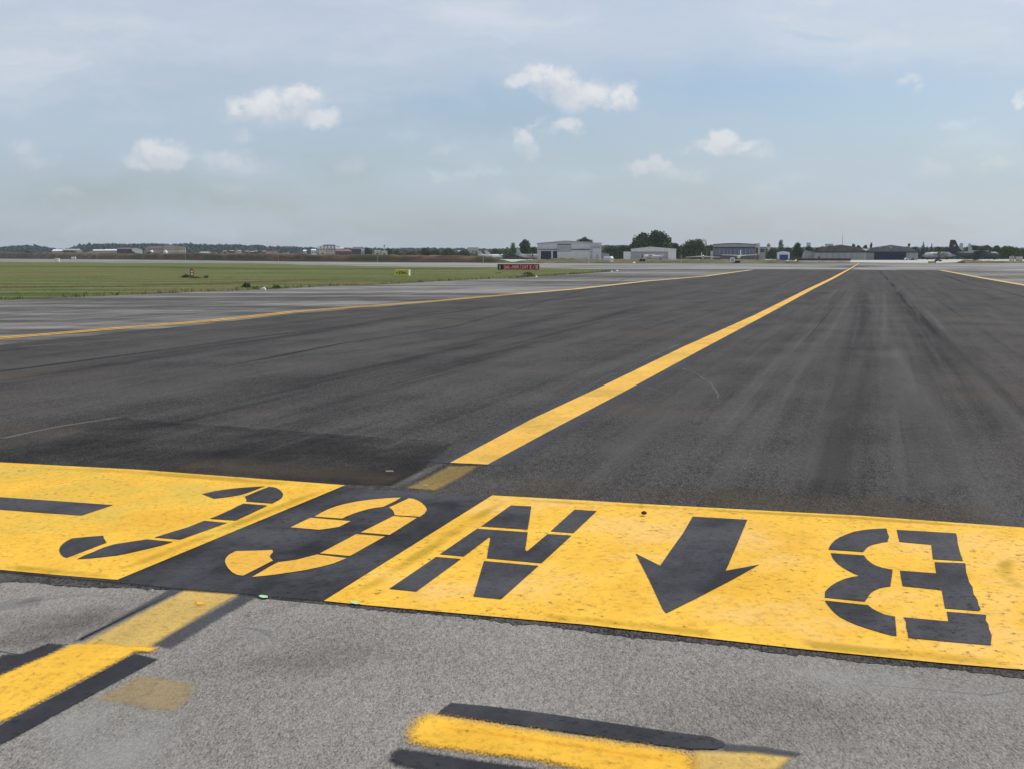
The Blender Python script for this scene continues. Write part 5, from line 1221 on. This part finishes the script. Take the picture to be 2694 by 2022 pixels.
# row of low white barriers along the concrete edge
for i in range(8):
    px = 2108+i*17; g = G(px, 690.5); o = empty('barrier', g, 0, 'low whitish barrier in the row between the marker board and the concrete apron', 'barrier', 'row of low barriers')
    q = M(8.4, g.y); MB().prism([(-q, 0), (q, 0), (q*.99, .2), (q*.98, .34), (-q*.98, .34), (-q*.99, .2)], -.2, .2).build('block', W_pink if i % 3 == 0 else offwhite, o)
s, w_ = place(2098, 2236, 520, 'low_wall', 'long low dark red wall in front of the brown roofed hangar', 'wall'); MB().box(-w_/2, w_/2, 0, .5, 0, 1.0).build('wall', plain('dark_red_brown_wall', (.07, .04, .038), .9), s); MB().box(-w_/2, w_/2, -.05, .55, 1.0, 1.08).build('coping', W_brick, s)
tag(sheet('concrete_edge', GP([(2235, 690.5), (2262, 686), (2500, 686), (2534, 690), (2470, 692.2), (2330, 691.8)]), .014, M_apron), kind='structure')
# poles
for i, (px, b_, t, lab) in enumerate([(256, 683.5, 665.5, 'orange banded post on the bank foot at far left'), (488, 685.5, 668, 'grey post on the bank below the cream end block'), (733, 688.4, 667.5, 'orange post on the bank right of the brick row'), (993.5, 690.8, 671, 'brown post on the bank below the low flat building'),
      (1271, 692.2, 672.5, 'pale post on the bank below the jet tails'), (1549, 693.4, 670.5, 'pale post on the verge in front of the largest hangar'), (1792, 694, 670.5, 'whitish post on the verge right of the white roofed shed'), (2011, 692.5, 662, 'tall grey post right of the dark hangar'),
      (1859, 692.5, 657, 'grey pole left of the dark hangar, next to the crane mast'), (1868, 692.5, 657.5, 'grey pole touching the left corner of the dark hangar')]):
    g = G(px, b_); s = empty('post', g, 0, lab, 'post', 'posts across the runway'); hh = P(px, t, g.y).z
    mt = orange if 'orange' in lab else (offwhite if 'pale' in lab or 'whit' in lab else steel)
    MB().tube((0, 0, 0), (0, 0, hh), max(.06, M(.55, g.y)), max(.05, M(.45, g.y))).build('shaft', mt, s); MB().lathe([(M(.7, g.y), 0), (M(.7, g.y), .1)], 8).build('base', concrete, s)
g = P(2390.5, HZ, 800); g.z = 0; s = empty('smokestack', g, 0, 'dark chimney with a flared top behind the navy door hangar', 'chimney')
MB().tube((0, 0, 0), (0, 0, H(647.5, 800)), .55, .45).build('shaft', R_dark, s); MB().lathe([(.6, H(648, 800)), (.95, H(645.5, 800)), (.7, H(641.5, 800)), (.3, H(641, 800))], 10).build('cap', M_leafd, s)
for i, (pa, pb, t, lab) in enumerate([(2656, 2662, 675.5, 'left pale concrete block at the right edge'), (2664, 2668.5, 674.5, 'narrow concrete block between the two wider ones'), (2673, 2690, 676, 'wide brownish concrete block at the right edge')]):
    s, w_ = place(pa, pb, 480, 'concrete_block', lab, 'block', 'concrete blocks'); MB().box(-w_/2, w_/2, 0, 1.2, 0, H(t, 480)).build('block', concrete if i < 2 else W_pink, s); MB().box(-w_/2-.03, w_/2+.03, -.04, 1.24, H(t, 480), H(t, 480)+.1).build('cap', concrete, s)

# ---- grass blades, weeds and debris
rnd = random.Random(77)
def blades(out_v, out_f, x, y, h, wd, n_):
    for _ in range(n_):
        a = rnd.uniform(0, math.pi*2); bx = x+rnd.gauss(0, wd); by = y+rnd.gauss(0, wd); hh = h*rnd.uniform(.5, 1.3); ww = max(.006, hh*.10)
        k = len(out_v); lx = rnd.gauss(0, .35)*hh; ly = rnd.gauss(0, .35)*hh
        out_v += [(bx-math.cos(a)*ww, by-math.sin(a)*ww, .0), (bx+math.cos(a)*ww, by+math.sin(a)*ww, .0), (bx+lx*.4+math.cos(a)*ww*.7, by+ly*.4+math.sin(a)*ww*.7, hh*.6), (bx+lx, by+ly, hh)]
        out_f += [(k, k+1, k+2), (k, k+2, k+3)]
v_ = []; f_ = []
eg = GP(grass_edge)
for i in range(2, len(eg)-1):
    a, b = eg[i], eg[i+1]; L = (b-a).length
    for _ in range(int(L*7)):
        t = rnd.random(); p_ = a.lerp(b, t); out = Vector((-(b-a).y, (b-a).x, 0)).normalized()
        blades(v_, f_, p_.x+out.x*rnd.uniform(-.15, .9), p_.y+out.y*rnd.uniform(-.15, .9), rnd.choice((.05, .09, .17)), .12, 4)
for _ in range(3500):
    px = rnd.uniform(-60, 1600); t = rnd.random()**.7
    pyn = 0
    for a, b in zip(grass_edge, grass_edge[1:]):
        if a[0] <= px <= b[0]: pyn = a[1]+(b[1]-a[1])*(px-a[0])/(b[0]-a[0])
    pyf = 690+px*.012
    if pyn-pyf < 3: continue
    p_ = G(px, pyf+2+(pyn-pyf-2)*t); blades(v_, f_, p_.x, p_.y, rnd.choice((.03, .04, .07)), .25, 4)
mb = MB(); mb.v = v_; mb.f = f_; tag(mb.build('grass', M_blade), kind='stuff')
def weeds(px, py, wd, h, n_, label, mat, seed):
    global rnd
    g = G(px, py); s = empty('weed_clump', g, 0, label, 'weeds', 'weed clumps'); r_ = random.Random(seed); v_ = []; f_ = []
    for _ in range(n_):
        x = r_.gauss(0, wd*.45); y = r_.gauss(0, wd*.3); hh = h*r_.uniform(.3, 1)*math.exp(-(x/wd)**2)
        quads(r_, Vector((x, y, hh*r_.uniform(.2, 1))), h*.14, v_, f_)
    mb = MB(); mb.v = v_; mb.f = f_; mb.build('leaves', mat, s)
    mb = MB()
    for _ in range(12):
        x = r_.gauss(0, wd*.4); y = r_.gauss(0, wd*.25); mb.tube((x, y, 0), (x+r_.gauss(0, .05), y, h*r_.uniform(.5, 1.1)), .008, .004, 4)
    mb.build('stems', mat, s)
weeds(490, 731.5, .42, .34, 260, 'dark weed clump at the left foot of the red marker', M_leaf, 1)
weeds(515, 733, .55, .20, 260, 'low dark weeds at the right foot of the red marker', M_leaf, 2)
weeds(543, 732, .25, .30, 90, 'small upright weed right of the red marker', M_leaf, 3)
weeds(600, 733, .8, .10, 160, 'flat dark weed patch further right of the red marker', M_leaf, 9)
weeds(648, 758, .30, .36, 110, 'tall green weeds with pale flowers left of the two humped block', M_weed, 4)
weeds(672, 761, .30, .20, 80, 'shorter green weeds touching the two humped block', M_leafl, 5)
weeds(728, 760, .30, .26, 120, 'thin weeds right of the two humped block', M_leafl, 6)
weeds(1310, 719.5, .45, .15, 120, 'dark weed tuft below the black end of the red sign', M_leaf, 7)
weeds(1392, 728, .7, .35, 260, 'brownish weeds below the red sign', M_dry, 8)
weeds(1388, 722, .5, .30, 160, 'grey green weeds just below the red sign', M_leafl, 10)
# things lying on the asphalt
for i, (px, py, L, wd, lab) in enumerate([(1025, 1249, .06, .012, 'thin straw coloured strip on dark asphalt above the black panel'), (1119, 1287, .03, .012, 'tiny bright chip on the worn yellow stub')]):
    g = G(px, py); o = MB().box(-L/2, L/2, -wd/2, wd/2, .03, .036).build('debris_strip', plain('straw', (.62, .50, .34), .8), None); o.location = g; o.location.z = 0; tag(o, lab, 'debris')
g = G(1694, 1362.5); mb = MB(); mb.lathe([(.012, .028), (.02, .034), (.016, .044), (.004, .05)], 7); o = mb.build('pebble', plain('dark_brown_clod', (.06, .03, .015), .9), None); o.location = (g.x, g.y, 0); tag(o, 'small dark brown clod on the yellow paint left of the arrow', 'clod')
v_ = MB(); rr = random.Random(9)
for _ in range(520):
    px = rr.uniform(-50, 2750); py = rr.uniform(1600+px*.075, 2060); g = G(px, py)
    if g.y > 60: continue
    r = rr.uniform(.0025, .006); a = rr.uniform(0, 6.28)
    pts = [(g.x+r*math.cos(a+t)*rr.uniform(.7, 1.3), g.y+r*math.sin(a+t)*rr.uniform(.7, 1.3)) for t in (0, 1.2, 2.5, 3.8, 5.1)]
    k = len(v_.v)
    v_.v += [(x, y, .009) for x, y in pts]+[(g.x, g.y, .0115+r*.5)]; v_.f += [(k+i, k+(i+1) % 5, k+5) for i in range(5)]
tag(v_.build('gravel', plain('light_grit', (.34, .33, .31), .9, .3, 50)), kind='stuff')

# ---- air
hz_ = MB().box(-3600, 3600, -40, 6500, -1.5, 62).build('haze', None); tag(hz_, kind='stuff')
mh = bpy.data.materials.new('haze_air'); mh.use_nodes = True; nt = mh.node_tree; nt.nodes.remove(nt.nodes['Principled BSDF'])
pv = nt.nodes.new('ShaderNodeVolumePrincipled'); pv.inputs['Color'].default_value = (.78, .87, 1, 1); pv.inputs['Density'].default_value = .00007; pv.inputs['Anisotropy'].default_value = .2
nt.links.new(pv.outputs[0], nt.nodes['Material Output'].inputs['Volume']); hz_.data.materials.append(mh)

# ---- put each marking's empty at its own centre
for o in list(C.objects):
    if o.type == 'EMPTY' and o.name.split('.')[0] in ('ground_marking', 'centre_line', 'edge_line', 'road_marking'):
        pts = [v.co for ch in o.children for v in ch.data.vertices]; c0 = sum((Vector(p_) for p_ in pts), Vector())/len(pts); c0.z = .014
        o.location = c0
        for ch in o.children: ch.location = -c0
